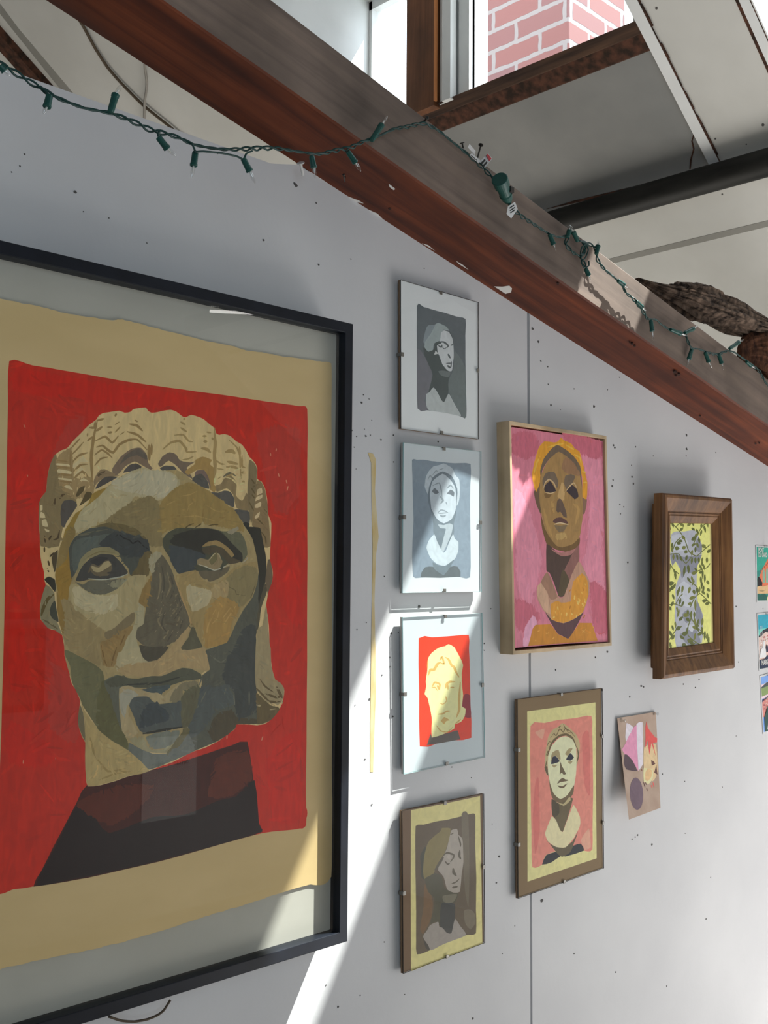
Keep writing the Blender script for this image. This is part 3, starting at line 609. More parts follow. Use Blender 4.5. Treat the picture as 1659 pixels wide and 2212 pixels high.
# face
face = A_([(500,1600),(600,1440),(680,1290),(780,1180),(900,1080),(1000,990),(1140,880),(1280,815),(1380,780),(1480,800)])+B_([(60,820),(260,800),(350,850),(450,930),(560,1000),(640,1040),(700,1110),(800,1170),(890,1240),(960,1330),(1040,1430),(1090,1540)])+D_([(1110,150),(1140,280),(1170,480),(1180,700),(1130,880),(1020,1020),(930,1180),(850,1390)])+F_([(640,60),(640,240),(530,300),(430,900),(200,1150)])+E_([(1230,1150),(1000,1000),(720,620),(600,380),(520,100)])+C_([(510,1380),(470,1180),(430,900),(410,650),(430,400)])
P(FULL, (150, 131, 90), face, 2)
P(FULL, (164, 151, 116), A_([(600,1500),(690,1290),(780,1190),(930,1080),(1080,940),(1250,840),(1400,790)])+B_([(0,830),(100,820),(220,850),(290,930),(260,1010),(130,1110)])+A_([(1500,1130),(1300,1090),(1240,1180),(1100,1300),(880,1400),(700,1480)]), 3, feather=5)
P(FULL, (168, 158, 130), A_([(1050,960),(1250,860),(1480,830)])+B_([(150,850),(260,930),(150,1090)])+A_([(1400,1060),(1200,1030)]), 3, feather=8)
P(B_, (140, 116, 66), [(270,1010),(400,960),(560,1010),(700,1110),(890,1250),(990,1400),(1010,1480),(860,1450),(720,1420),(560,1400),(330,1440),(150,1480),(60,1560),(-20,1640),(-60,1500),(60,1250),(150,1110)], 3, feather=5)
for pts in ([(300,1100),(420,1080),(500,1040)],[(380,1290),(410,1200),(480,1150)],[(330,1330),(500,1320),(700,1380)],[(600,1200),(700,1260),(760,1270)],[(150,1200),(250,1150)]): S(B_, (158, 130, 78), 10, pts)
P(A_, (124, 108, 72), [(1260,1180),(1480,1110),(1560,1200),(1590,1500),(1600,1640),(1470,1640),(1350,1480),(1150,1410),(980,1390)], 3, feather=6)
P(FULL, (142, 114, 50), A_([(820,1080),(900,1030),(990,1000),(900,1100),(780,1200),(640,1290),(570,1400),(520,1480),(500,1560),(490,1640)])+A_([(570,1640),(600,1480),(690,1280),(780,1180)]), 2)
# left eye
P(C_, (100, 86, 54), [(860,90),(980,50),(1150,60),(1310,110),(1420,210),(1460,330),(1350,220),(1080,130)], 3)
P(C_, (70, 72, 64), [(550,410),(580,290),(640,200),(800,110),(960,90),(1080,125),(1300,190),(1440,240),(1470,330),(1490,480),(1440,640),(1260,650),(1230,560),(1180,500),(1130,420),(1060,345),(960,325),(840,335),(740,400),(680,480),(640,600),(600,690),(570,560)], 3)
P(C_, (84, 88, 80), [(640,260),(900,200),(1060,180),(1090,240),(900,300),(760,360),(680,480),(640,600),(610,480)], 3, feather=5)
P(C_, (58, 60, 58), [(1080,150),(1300,200),(1440,250),(1460,350),(1380,420),(1200,430),(1120,380),(1060,320),(900,295)], 3, feather=3)
P(C_, (96, 82, 50), [(1400,400),(1490,380),(1480,520),(1430,640),(1270,645),(1330,560)], 3, feather=5)
S(C_, (34, 32, 30), 16, [(1080,215),(1120,175),(1180,220),(1240,240),(1280,280),(1340,250),(1400,310),(1460,345)])
S(C_, (96, 90, 70), 14, [(640,200),(780,160),(1000,120)]); S(C_, (104, 96, 76), 10, [(700,190),(820,170)])
P(C_, (130, 120, 86), [(660,570),(690,460),(780,370),(900,322),(1020,322),(1120,380),(1130,412),(1020,392),(900,405),(780,455),(715,530),(660,610)], 3)
S(C_, (112, 98, 60), 12, [(760,440),(900,375),(1080,380)])
P(C_, (62, 60, 55), [(640,690),(710,540),(800,450),(920,400),(1060,410),(1170,520),(1225,600),(1180,645),(1000,692),(800,682),(700,705)], 3)
P(C_, (96, 84, 62), [(790,560),(840,500),(950,470),(1030,480),(1050,560),(1000,640),(860,640)], 3)
P(C_, (50, 48, 46), [(800,480),(900,430),(1010,440),(960,480),(900,530),(840,510)], 3)
P(C_, (152, 136, 100), [(805,530),(850,538),(900,552),(960,490),(1010,475),(1040,520),(980,560),(910,602),(845,592)], 2)
S(C_, (152, 152, 134), 15, [(780,672),(900,684),(1000,680),(1140,655),(1225,620)])
P(C_, (94, 90, 74), [(630,705),(720,740),(800,692),(1000,694),(1130,672),(1215,680),(1120,780),(980,850),(860,852),(760,810)], 3)
P(C_, (128, 122, 96), [(1000,740),(1120,690),(1210,690),(1120,770)], 3, feather=5, a=.7)
# left cheek
P(C_, (157, 141, 102), [(570,770),(640,740),(760,820),(860,862),(980,858),(1130,785),(1250,655),(1425,645),(1400,760),(1340,940),(1340,1050),(1300,1130),(1100,1250),(1000,1260),(850,1180),(700,1080),(600,960)], 3, feather=3)
P(C_, (170, 157, 122), [(610,800),(680,770),(800,860),(1000,880),(1100,860),(1080,1000),(930,1060),(760,1020),(640,950)], 3, feather=5)
P(C_, (140, 108, 44), [(425,560),(520,400),(560,320),(575,560),(595,690),(565,780),(550,920),(470,920),(430,760),(410,650)], 3)
P(C_, (128, 106, 60), [(470,300),(520,190),(620,90),(640,180),(570,310),(540,450),(430,560)], 3)
P(C_, (140, 121, 82), [(470,930),(560,925),(620,1000),(760,1130),(960,1270),(1010,1340),(920,1420),(960,1640),(700,1560),(560,1440),(510,1300)], 3, feather=4)
P(C_, (132, 104, 50), [(430,800),(480,950),(520,1150),(500,1300),(460,1180),(430,1000)], 3)
P(C_, (116, 101, 72), [(1290,1060),(1290,1140),(1200,1250),(1100,1310),(1000,1340),(960,1290),(1080,1230),(1200,1120)], 3, feather=3)
P(C_, (136, 110, 66), [(1020,1360),(1100,1300),(1280,1200),(1210,1400),(1110,1560),(1060,1650),(960,1640),(920,1400)], 3, feather=3)
for pts in ([(930,1420),(960,1580),(990,1650)],[(1100,1440),(1060,1560),(1040,1650)],[(1190,1300),(1140,1420)]): S(C_, (112, 86, 46), 18, pts)
P(C_, (158, 147, 114), [(1310,1160),(1360,960),(1400,980),(1395,1180),(1325,1240),(1320,1380),(1370,1500),(1440,1620),(1430,1656),(1120,1656),(1200,1400),(1280,1250)], 3, feather=3)
P(E_, (162, 149, 114), [(1130,60),(1330,0),(1400,110),(1480,170),(1490,250),(1300,280),(1120,250),(1110,160)], 3, feather=5)
P(C_, (130, 104, 58), [(1450,720),(1500,640),(1490,900),(1430,990),(1350,930),(1400,800)], 3, feather=4)
# nose
P(FULL, (92, 84, 66), C_([(1540,440),(1500,600),(1480,800),(1430,1000),(1400,1180),(1335,1225),(1312,1330),(1370,1400)])+D_([(0,1480),(100,1485),(180,1405),(290,1365),(350,1275),(420,1175),(400,1060),(330,880),(260,700),(190,530),(120,420),(60,390)]), 3)
for pts in ([(60,500),(90,700),(60,900)],[(160,600),(200,760),(150,880)],[(250,850),(280,980),(200,1100)],[(100,1000),(60,1150),(120,1250)],[(300,1100),(260,1220)],[(180,1250),(120,1350)]):
    S(D_, (118, 106, 80), 22, pts); S(D_, (76, 70, 56), 18, [(a+40, b+30) for a, b in pts])
for k in range(26):
    a, b = random.uniform(20, 330), random.uniform(820, 1350); S(D_, (136, 122, 94), 6, [(a, b), (a+random.uniform(10, 30), b-random.uniform(20, 50))])
P(FULL, (72, 66, 52), C_([(1350,1420),(1440,1430)])+D_([(0,1440),(110,1430),(180,1440),(120,1520)])+F_([(100,90),(85,205),(40,140)])+E_([(1450,150),(1390,100)]), 3)
P(D_, (160, 130, 86), [(235,650),(270,720),(340,860),(410,1020),(445,1190),(420,1180),(390,1060),(320,900)], 3)
P(D_, (150, 140, 112), [(-30,420),(40,380),(90,400),(40,470),(0,600),(-40,560)], 3, feather=4, a=.8)
# right eye
P(D_, (94, 92, 70), [(740,140),(960,150),(1010,200),(1050,300),(1060,400),(1010,480),(960,480),(880,330),(820,220)], 3)
P(D_, (70, 70, 54), [(110,230),(180,150),(300,105),(450,105),(620,108),(760,140),(830,210),(900,290),(1000,390),(1000,492),(900,470),(700,600),(460,580),(400,622),(310,622),(245,560),(190,440),(120,330)], 3)
P(D_, (46, 44, 36), [(190,260),(260,180),(420,130),(620,112),(740,142),(830,215),(900,295),(1000,395),(1000,490),(900,440),(880,390),(800,300),(700,252),(600,272),(550,332),(590,420),(400,350),(240,300)], 3)
P(D_, (60, 64, 64), [(190,310),(400,345),(590,420),(500,480),(440,580),(380,618),(300,612),(245,555),(200,440)], 3, feather=3)
P(D_, (142, 132, 108), [(830,150),(950,92),(962,122),(880,180)], 2)
P(D_, (76, 66, 48), [(560,335),(680,310),(800,340),(880,430),(990,482),(860,512),(780,425),(720,382),(650,400),(570,385)], 3)
P(D_, (140, 116, 74), [(550,315),(620,262),(720,245),(800,290),(880,360),(910,412),(880,432),(800,342),(700,300),(600,312)], 3)
P(D_, (134, 116, 84), [(500,460),(550,445),(620,460),(690,390),(740,400),(780,480),(760,540),(700,580),(600,548),(500,520)], 3)
P(D_, (102, 94, 62), [(630,475),(680,402),(720,412),(722,462),(660,522)], 3)
S(D_, (166, 152, 116), 12, [(630,470),(690,395),(740,400),(760,450)])
S(D_, (168, 162, 142), 12, [(510,512),(600,542),(690,580),(780,550),(860,516)])
P(D_, (96, 86, 66), [(510,592),(600,584),(690,592),(860,534),(840,600),(760,660),(640,710),(550,660)], 3)
S(D_, (156, 148, 126), 12, [(1005,495),(1050,460),(1060,430)])
for pts in ([(350,120),(400,80),(460,55)],[(470,105),(520,75),(560,50)],[(620,85),(680,68),(740,72)]): S(D_, (86, 70, 36), 14, pts)
# right cheek
P(D_, (146, 124, 80), [(260,640),(480,580),(560,690),(720,730),(900,560),(1160,480),(1170,720),(1100,880),(1000,1010),(930,1180),(850,1380),(620,1440),(560,1430),(470,1220),(430,1150),(330,860)], 3)
P(D_, (126, 112, 76), [(820,690),(1000,545),(1150,560),(1160,720),(1090,880),(1000,965),(880,970),(840,850)], 3, feather=5)
P(D_, (154, 132, 92), [(660,800),(820,690),(840,850),(740,900),(640,880)], 3, feather=4)
P(D_, (166, 152, 118), [(380,790),(400,740),(460,770),(640,810),(645,880),(600,970),(450,1037),(400,920)], 3, feather=3)
P(D_, (152, 120, 66), [(600,1050),(760,890),(960,975),(880,1150),(830,1380),(600,1440),(580,1300)], 3, feather=5)
for pts in ([(930,980),(850,1100),(800,1180)],[(700,1020),(620,1200),(590,1360)],[(870,1000),(780,1120)],[(660,1180),(720,1130),(740,1040)]): S(D_, (168, 134, 80), 16, pts)
for pts in ([(1150,730),(1120,830),(1090,900)],[(800,700),(860,770),(920,800),(940,850),(1040,860)]): S(D_, (98, 86, 56), 8, pts)
# lower face
P(FULL, (156, 132, 92), D_([(440,1180),(330,1440),(560,1450),(600,1500)])+F_([(610,80),(637,245),(500,225),(330,205),(220,260),(160,300),(0,322)])+E_([(1300,300),(1200,300),(1110,240),(1250,180),(1490,160)])+F_([(120,90)]), 3, feather=3)
P(D_, (84, 80, 60), [(430,1220),(470,1222),(500,1320),(560,1440),(400,1475),(345,1480),(315,1450),(400,1330)], 2)
P(FULL, (78, 78, 66), D_([(1170,720),(1185,600),(1200,900),(1190,1150),(1155,1300),(1140,1640)])+F_([(1150,400),(1165,740),(1250,800),(1200,845),(1060,852),(935,853),(920,905),(830,965),(740,1035),(480,1145),(330,1215),(300,1100),(400,950),(420,700),(530,560),(560,300),(640,240),(600,60)])+D_([(600,1470),(830,1390),(920,1200),(1020,1020),(1120,880)]), 2)
P(FULL, (60, 62, 58), D_([(1010,1250),(1140,1200),(1150,1640)])+F_([(1145,300),(1160,700),(960,780),(900,500),(790,330),(850,100)])+D_([(900,1500)]), 3, feather=4)
P(F_, (74, 78, 74), [(560,420),(700,450),(850,420),(900,620),(700,700),(560,900),(420,1000),(410,820),(440,650)], 3, feather=5)
P(F_, (72, 64, 46), [(680,800),(760,725),(880,700),(940,780),(1160,800),(1200,840),(940,850),(915,900),(700,1050),(640,950)], 3, feather=3)
for pts in ([(640,80),(760,160),(820,120)],[(820,450),(800,520)],[(480,700),(560,560),(600,480)],[(900,460),(920,640)],[(1080,480),(1080,640)],[(520,420),(560,300)]): S(F_, (96, 94, 80), 16, pts)
P(D_, (44, 42, 32), [(1070,100),(1130,95),(1205,110),(1225,220),(1262,400),(1275,600),(1240,850),(1200,1000),(1180,900),(1192,700),(1170,450),(1125,250)], 3)
P(D_, (76, 70, 52), [(1250,720),(1285,800),(1215,1000),(1190,1200),(1155,1300),(1185,1000)], 3)
P(D_, (40, 40, 34), [(1040,40),(1085,60),(1080,110),(1130,250),(1080,160),(1010,60)], 3)
P(FULL, (144, 128, 94), D_([(1270,970),(1230,1200),(1165,1250),(1145,1640)])+F_([(1147,330),(1160,450),(1250,560),(1400,640),(1465,560),(1470,450),(1430,390),(1370,350),(1330,200),(1320,0)])+D_([(1310,1400),(1285,1080)]), 2)
P(F_, (92, 78, 48), [(1155,500),(1230,560),(1320,640),(1400,660),(1420,690),(1330,800),(1250,840),(1170,850),(1163,700)], 3)
for wd, pts in ((18,[(1200,350),(1260,430),(1355,495)]),(34,[(1160,450),(1230,530),(1300,600),(1430,600)]),(36,[(1385,430),(1420,500),(1450,560)]),(30,[(1260,510),(1380,550),(1440,540)])): S(F_, (90, 74, 44), wd, pts)
for wd, pts in ((16,[(1175,480),(1250,575),(1370,650)]),(24,[(1160,635),(1215,650)]),(12,[(1310,690),(1380,680)]),(12,[(1440,560),(1455,620)])): S(F_, (152, 136, 100), wd, pts)
P(FULL, (100, 84, 62), D_([(1290,470),(1312,460),(1338,560),(1343,660),(1318,780),(1290,850),(1260,700),(1270,600)]), 2)
# mouth and chin
P(FULL, (100, 96, 66), E_([(515,20),(560,30),(700,100),(850,180),(940,260),(960,380),(900,540),(1050,600),(1130,800),(1180,1000),(1240,1100),(1230,1150),(1050,1040),(900,920),(720,640),(690,560),(640,470),(600,380),(580,200),(530,100)]), 2)
P(E_, (88, 84, 52), [(940,380),(1030,420),(1100,640),(1170,960),(1220,1120),(1050,1030),(900,900),(880,700)], 3, feather=6)
P(E_, (88, 88, 74), [(960,380),(1110,305),(1180,420),(1130,520),(1130,700),(1160,930),(1100,760),(1040,560)], 3, feather=3)
P(FULL, (76, 76, 60), E_([(970,380),(1110,305),(1230,335),(1340,342),(1490,312)])+F_([(100,312),(220,262),(330,222),(430,232),(540,292),(540,345),(430,362),(330,372),(150,435),(0,432)])+E_([(1450,445),(1330,445),(1180,425),(1060,440)]), 3)
P(F_, (70, 78, 76), [(-180,500),(0,440),(200,420),(100,500),(80,540),(-60,520)], 3, feather=3)
S(FULL, (50, 50, 42), 4.5, E_([(1160,410),(1300,405),(1430,400)])+F_([(0,400),(130,380),(250,340),(330,320)]))
P(FULL, (156, 138, 102), E_([(1130,450),(1230,420),(1350,462),(1490,500)])+F_([(60,500),(130,535),(200,470),(330,382),(460,372),(500,402),(320,432),(250,500),(330,552),(200,602),(90,622),(0,592)])+E_([(1480,560),(1290,545),(1240,650),(1230,720),(1310,900),(1340,950),(1240,1010),(1160,930),(1130,700)]), 3)
P(E_, (152, 146, 126), [(1140,520),(1230,470),(1330,520),(1270,560),(1210,640),(1180,760),(1150,660)], 3, feather=4)
P(FULL, (74, 78, 74), E_([(1240,640),(1290,552),(1440,540)])+F_([(0,595),(80,628),(240,605),(330,560),(335,880),(200,900),(0,925)])+E_([(1400,950),(1340,900),(1290,760)]), 3)
P(FULL, (58, 63, 64), E_([(1380,750),(1440,640),(1560,610)])+F_([(60,640),(170,720),(170,800),(0,850)])+E_([(1360,890)]), 3, feather=3)
S(FULL, (46, 46, 40), 5.5, E_([(1390,960)])+F_([(0,940),(150,912),(355,880)]))
P(F_, (116, 106, 80), [(215,520),(250,480),(330,400),(460,375),(500,405),(420,440),(330,470),(330,560),(250,600),(200,590)], 3, feather=4)
P(F_, (88, 84, 62), [(330,560),(400,470),(500,420),(520,520),(470,700),(400,860),(340,880)], 3, feather=4)
P(FULL, (110, 112, 100), E_([(1430,1010)])+F_([(0,962),(150,932),(300,922),(280,1020),(180,1110),(50,1132)])+E_([(1490,1120)]), 3)
P(FULL, (140, 130, 98), E_([(1240,1020),(1390,990),(1440,1100),(1490,1140)])+F_([(100,1140),(200,1090),(300,1010),(385,880),(395,920),(300,1090),(150,1175)])+E_([(1490,1170),(1360,1125)]), 3)
P(F_, (98, 90, 60), [(250,1060),(320,980),(370,890),(400,930),(350,1060),(260,1150),(170,1175)], 3, feather=4)
P(FULL, (96, 98, 90), E_([(1240,1060),(1360,1125),(1500,1180)])+F_([(150,1180),(300,1100),(400,960),(470,1140),(330,1215),(100,1315),(-40,1360)])+E_([(1400,1330),(1240,1170)]), 3)
# neck and ear
P(E_, (162, 140, 92), [(700,600),(740,700),(900,920),(1050,1040),(1240,1155),(1470,1375),(1240,1430),(1080,1485),(920,1530),(778,1545),(752,1350),(748,1060),(745,800)], 2)
for pts in ([(850,1200),(1000,1380),(1200,1350)],[(800,1000),(850,1200)],[(900,1480),(1100,1400),(1250,1380)]): S(E_, (144, 122, 74), 26, pts)
P(E_, (106, 96, 70), [(690,640),(720,720),(740,860),(745,1040),(690,920),(668,820)], 3)
P(C_, (126, 117, 88), [(308,740),(400,830),(420,1100),(450,1200),(490,1305),(400,1245),(330,1230),(250,1130),(243,1050),(252,920)], 2)
P(C_, (62, 63, 50), [(370,960),(410,920),(430,1050),(450,1160),(380,1122),(345,1050)], 3)
S(C_, (90, 76, 42), 40, [(400,845),(330,900),(280,1000),(255,1090)]); S(C_, (96, 84, 56), 22, [(270,1130),(360,1180),(440,1240)])
P(C_, (50, 47, 36), [(290,685),(340,650),(410,690),(412,825),(335,735)], 3)
for pts in ([(290,190),(300,270)],[(290,320),(290,380)],[(330,470),(345,530)],[(330,250),(370,190)],[(390,240),(440,220),(460,130)],[(320,560),(340,600)],[(400,380),(350,430)]): S(C_, (74, 58, 34), 22, pts)
P(C_, (74, 62, 40), [(370,440),(440,350),(420,560),(400,600)], 3)
isred = lambda c_: c_[0] > 140 and c_[1] < 60
near = lambda a, b: isred(a) == isred(b) and abs(a[0]-b[0])+abs(a[1]-b[1])+abs(a[2]-b[2]) < 75
Pb.brush(2600, (90,1010,620,1710), (1.5, 5.0), (6, 22), .075, ok=lambda c_: not isred(c_), keep=near)
Pb.brush(700, (0,780,664,1900), (4, 9), (14, 50), .07, ok=isred, keep=near)
Pb.build('paint_layer', PAINT, papo)

# ------------------------------------------------------------------ clip frames
CL_T = -0.012
def clipframe(label, pts, clips, matcol, edgecol, sheet=None, t=CL_T):
    q = quad(t, pts); c_ = sum(q)/4
    o = empty('clip_frame', (c_[0], 0.0, c_[2]), label, 'picture', 'frameless clip frames on the white wall')
    MB().prism(aty(q, t+0.0030), (0, 0.0032, 0)).build('backing_board', mat('brown_hardboard', (0.40, 0.39, 0.37, 1) if edgecol else (0.20, 0.13, 0.08, 1), 0.8), o)
    MB().box(c_[0]-0.03, c_[0]+0.03, t+0.0062, -0.0002, c_[2]+0.02, c_[2]+0.05).build('hanger', DARKST, o)
    pm = noisy('mount_'+str(len(bpy.data.materials)), matcol, tuple(min(1, v*1.05) for v in matcol[:3])+(1,), (8, 8, 8), 0.8)
    paper_ = MB().prism(aty(inset(q, 0.0006), t+0.0023), (0, 0.0007, 0)).build('mount', pm, o)
    g_ = MB(); ga = q; gb = aty(q, t+0.0020); ins = aty(inset(q, 0.0005), t); 
    g_.add(ga+gb, [(3, 2, 1, 0), (4, 5, 6, 7)], 0)
    g_.add(ga+gb, [(i, (i+1) % 4, 4+(i+1) % 4, 4+i) for i in range(4)], 1)
    g_.build('glass', [CLIPGLASS, GEDGE if edgecol else DARKST], o)  # sun glow in glass edges is put into the colour; other frames dark
    for (px, py, side) in clips:
        p = U((px, py), t); x, z = p[0], p[2]
        if side in 'LR':
            sg = 1 if side == 'L' else -1
            mb = MB().box(min(x, x+sg*.006), max(x, x+sg*.006), t-0.0012, t-0.0001, z-.0035, z+.0035).box(x-.0012, x+.0002, t-0.0012, t+0.009, z-.003, z+.003)
        else:
            sg = -1 if side == 'T' else 1
            mb = MB().box(x-.0035, x+.0035, t-0.0012, t-0.0001, min(z, z+sg*.005), max(z, z+sg*.005)).box(x-.003, x+.003, t-0.0012, t+0.009, z-.0006, z+.0010)
        mb.build('clip', STEEL, o, bevel=0.0003)
    return o, paper_
LG = (0.84, 0.84, 0.84, 1)
# topmost: grey veiled head
o1, m1 = clipframe('topmost clip frame, grey painting of a veiled head turned right', [(866.1,603.6),(1033.9,652.8),(1034.6,948.4),(866.8,926)], [(952,630,'T'),(954,937,'B'),(866.5,765,'L'),(1034.3,801,'R')], LG, False)
p1c = crop(780, 580, .2411); Pt = Painting(CL_T+0.0022, K=0.55, dy=4e-6, wob=.25, seed=2); P = Pt.poly; S = Pt.stroke
P(p1c, (74, 80, 84), [(500,332),(560,345),(600,355),(680,380),(760,400),(850,430),(935,452),(934,600),(935,800),(940,1100),(942,1332),(860,1315),(760,1295),(600,1270),(505,1255),(503,900)], 3)
P(p1c, (86, 93, 93), [(840,740),(935,890),(940,1328),(900,1315),(790,1110),(785,1000),(830,900)], 3)
P(p1c, (90, 89, 95), [(505,720),(600,840),(640,960),(600,1110),(570,1180),(600,1265),(508,1253)], 3)
P(p1c, (108, 116, 120), [(558,660),(575,560),(600,510),(650,505),(680,500),(640,580),(590,680)], 3)
P(p1c, (128, 136, 136), [(585,640),(640,560),(665,500),(692,488),(760,518),(790,560),(740,570),(710,650),(690,655),(650,690),(645,730),(600,745),(570,715),(572,660)], 3)
P(p1c, (166, 167, 168), [(705,650),(720,570),(770,548),(800,580),(818,630),(828,690),(830,800),(815,910),(800,922),(770,910),(730,860),(700,780),(668,725),(662,695)], 3)
P(p1c, (54, 62, 62), [(560,700),(600,745),(640,735),(660,700),(655,670),(700,650),(720,668),(680,690),(690,770),(730,862),(770,911),(800,930),(782,1000),(780,1120),(745,1195),(720,1180),(690,1120),(650,1065),(605,1115),(632,1000),(640,940),(600,850),(565,770)], 3)
P(p1c, (170, 170, 168), [(655,770),(668,735),(690,765),(668,768)], 2)
P(p1c, (86, 92, 92), [(690,920),(740,915),(800,930),(780,975),(720,960)], 3)
P(p1c, (150, 153, 152), [(585,1125),(610,1110),(650,1065),(690,1120),(720,1180),(745,1195),(785,1120),(830,1200),(870,1270),(895,1322),(760,1295),(605,1268),(580,1200)], 3)
for wd, pts in ((16,[(690,660),(740,658),(780,690),(770,710)]),(14,[(690,690),(720,705),(725,680)]),(7,[(725,700),(745,720),(770,705)]),(12,[(805,690),(822,680)]),(18,[(778,765),(800,805)]),(10,[(760,850),(815,848)]),(18,[(772,868),(800,892)]),(9,[(735,550),(790,565),(818,620)]),(10,[(790,895),(805,880),(810,830)])): S(p1c, (62, 68, 70), wd, pts)
Pt.build('paint_layer', PAINTF, m1)
# second: white bust on blue grey, partly in the sun
o2, m2 = clipframe('second clip frame from the top, pale bust on blue grey', [(872.1,955.3),(1039.9,975.1),(1040.4,1278.4),(869.7,1281.5)], [(959,967,'T'),(960,1278,'B'),(871,1117,'L'),(1040.2,1129,'R')], (0.63, 0.66, 0.68, 1), True)
p2c = crop(780, 930, .2411); Pt = Painting(CL_T+0.0022, K=0.58, dy=4e-6, wob=.25, seed=3); P = Pt.poly; S = Pt.stroke
P(p2c, (104, 115, 125), [(458,265),(500,263),(560,262),(640,275),(700,282),(840,292),(980,300),(978,500),(975,700),(980,1000),(975,1315),(860,1308),(720,1310),(530,1318),(468,1308),(458,1100),(470,800),(462,500)], 3)
P(p2c, (148, 155, 161), [(570,500),(580,420),(610,360),(650,320),(700,310),(740,295),(800,325),(825,350),(845,400),(880,440),(885,560),(875,640),(850,680),(850,500),(800,420),(730,380),(650,420),(610,500),(600,575)], 3)
P(p2c, (88, 98, 106), [(600,560),(640,420),(730,366),(815,410),(862,520),(858,640),(850,760),(820,840),(740,870),(660,830),(630,730),(600,640)], 3)
P(p2c, (152, 159, 165), [(615,560),(640,455),(730,388),(800,440),(845,520),(852,660),(845,720),(810,795),(740,832),(680,793),(630,700)], 3)
P(p2c, (92, 102, 109), [(640,760),(680,800),(740,838),(810,795),(848,740),(830,840),(830,930),(730,1085),(700,1060),(650,930),(645,830)], 3)
P(p2c, (138, 146, 151), [(690,842),(740,847),(790,832),(825,850),(800,950),(740,1085),(715,1070),(745,940),(760,880),(710,875)], 3)
P(p2c, (152, 160, 165), [(655,930),(680,990),(710,1050),(735,1095),(760,1075),(820,930),(840,970),(872,1000),(870,1080),(840,1150),(750,1212),(680,1195),(620,1140),(585,1050),(605,990)], 3)
P(p2c, (88, 98, 104), [(640,1180),(700,1212),(760,1212),(835,1155),(790,1240),(740,1295),(660,1250)], 3)
P(p2c, (74, 80, 83), [(535,1315),(575,1225),(645,1220),(660,1245),(740,1298),(800,1222),(865,1220),(890,1310)], 2)
for pts in ([(635,545),(660,515),(698,555),(665,570)],[(768,568),(800,530),(835,552),(830,592),(800,575)]): P(p2c, (86, 92, 98), pts, 3)
for wd, pts in ((12,[(640,495),(700,470),(720,540),(728,625)]),(14,[(770,520),(800,490),(830,520)]),(18,[(708,590),(735,625),(712,655)]),(10,[(760,640),(770,665)]),(12,[(685,740),(715,712),(745,718),(780,735)]),(9,[(690,745),(740,740),(780,735)]),(18,[(705,760),(735,770),(760,760)]),(8,[(600,440),(620,400),(640,440)]),(8,[(640,400),(670,360),(690,370)]),(8,[(700,350),(740,340)])): S(p2c, (112, 120, 126), wd, pts)
Pt.build('paint_layer', PAINTF, m2)
# third: cream head on red
o3, m3 = clipframe('third clip frame from the top, flat cream head on bright red', [(870.2,1333),(1041.9,1323.9),(1048.1,1636.3),(873.3,1672.5)], [(962,1329,'T'),(965,1652,'B'),(872.5,1500,'L'),(1044.5,1479.5,'R')], (0.61, 0.655, 0.675, 1), True)
p3c = crop(740, 1280, .2411); Pt = Painting(CL_T+0.0022, K=0.55, dy=4e-6, wob=.25, seed=4); P = Pt.poly; S = Pt.stroke
P(p3c, (206, 42, 14), [(683,410),(800,402),(900,395),(1000,388),(1130,378),(1133,500),(1140,700),(1146,1000),(1153,1300),(1000,1325),(850,1352),(693,1378),(688,900)], 2)
P(p3c, (72, 63, 58), [(800,1300),(900,1270),(1030,1235),(1042,1270),(1055,1315),(900,1345),(755,1368),(790,1265)], 1)
P(p3c, (112, 12, 28), [(1085,925),(1110,905),(1140,920),(1148,1030),(1150,1120),(1095,1115),(1100,1040),(1068,1020)], 2)
P(p3c, (186, 177, 126), [(735,910),(752,830),(745,800),(760,700),(765,590),(800,540),(860,495),(900,485),(920,480),(950,462),(1000,490),(1040,560),(1062,600),(1080,650),(1068,720),(1072,860),(1080,920),(1070,1020),(1102,1040),(1095,1110),(1060,1160),(1005,1180),(1000,1220),(900,1270),(800,1300),(798,1200),(800,1120),(770,980),(760,940)], 2)
TN_ = (164, 132, 72)
for wd, pts in ((26,[(765,745),(785,695),(820,690),(850,640),(880,625)]),(18,[(870,610),(890,575),(910,640),(880,630)]),(22,[(920,580),(950,600),(975,650),(1000,670),(1020,720),(1045,760)]),(18,[(800,850),(825,805),(870,820),(870,870)]),(20,[(850,830),(865,870)]),(10,[(800,850),(830,850),(850,880)]),(20,[(925,860),(930,820),(960,800),(1010,800)]),(14,[(940,810),(945,870)]),(12,[(965,850),(1000,850)]),(10,[(870,990),(900,1000),(930,975)]),(10,[(925,930),(935,980)]),(16,[(855,1090),(900,1085),(930,1065),(965,1060)]),(10,[(840,1190),(880,1240),(940,1250),(990,1200)]),(22,[(1020,1120),(1045,1050),(1045,950),(1055,800)]),(12,[(1010,1175),(1060,1135)]),(10,[(760,680),(765,600)])): S(p3c, TN_, wd, pts)
P(p3c, TN_, [(880,1150),(910,1115),(935,1125),(960,1145),(930,1150),(910,1180),(890,1160)], 2)
Pt.build('paint_layer', PAINTF, m3)
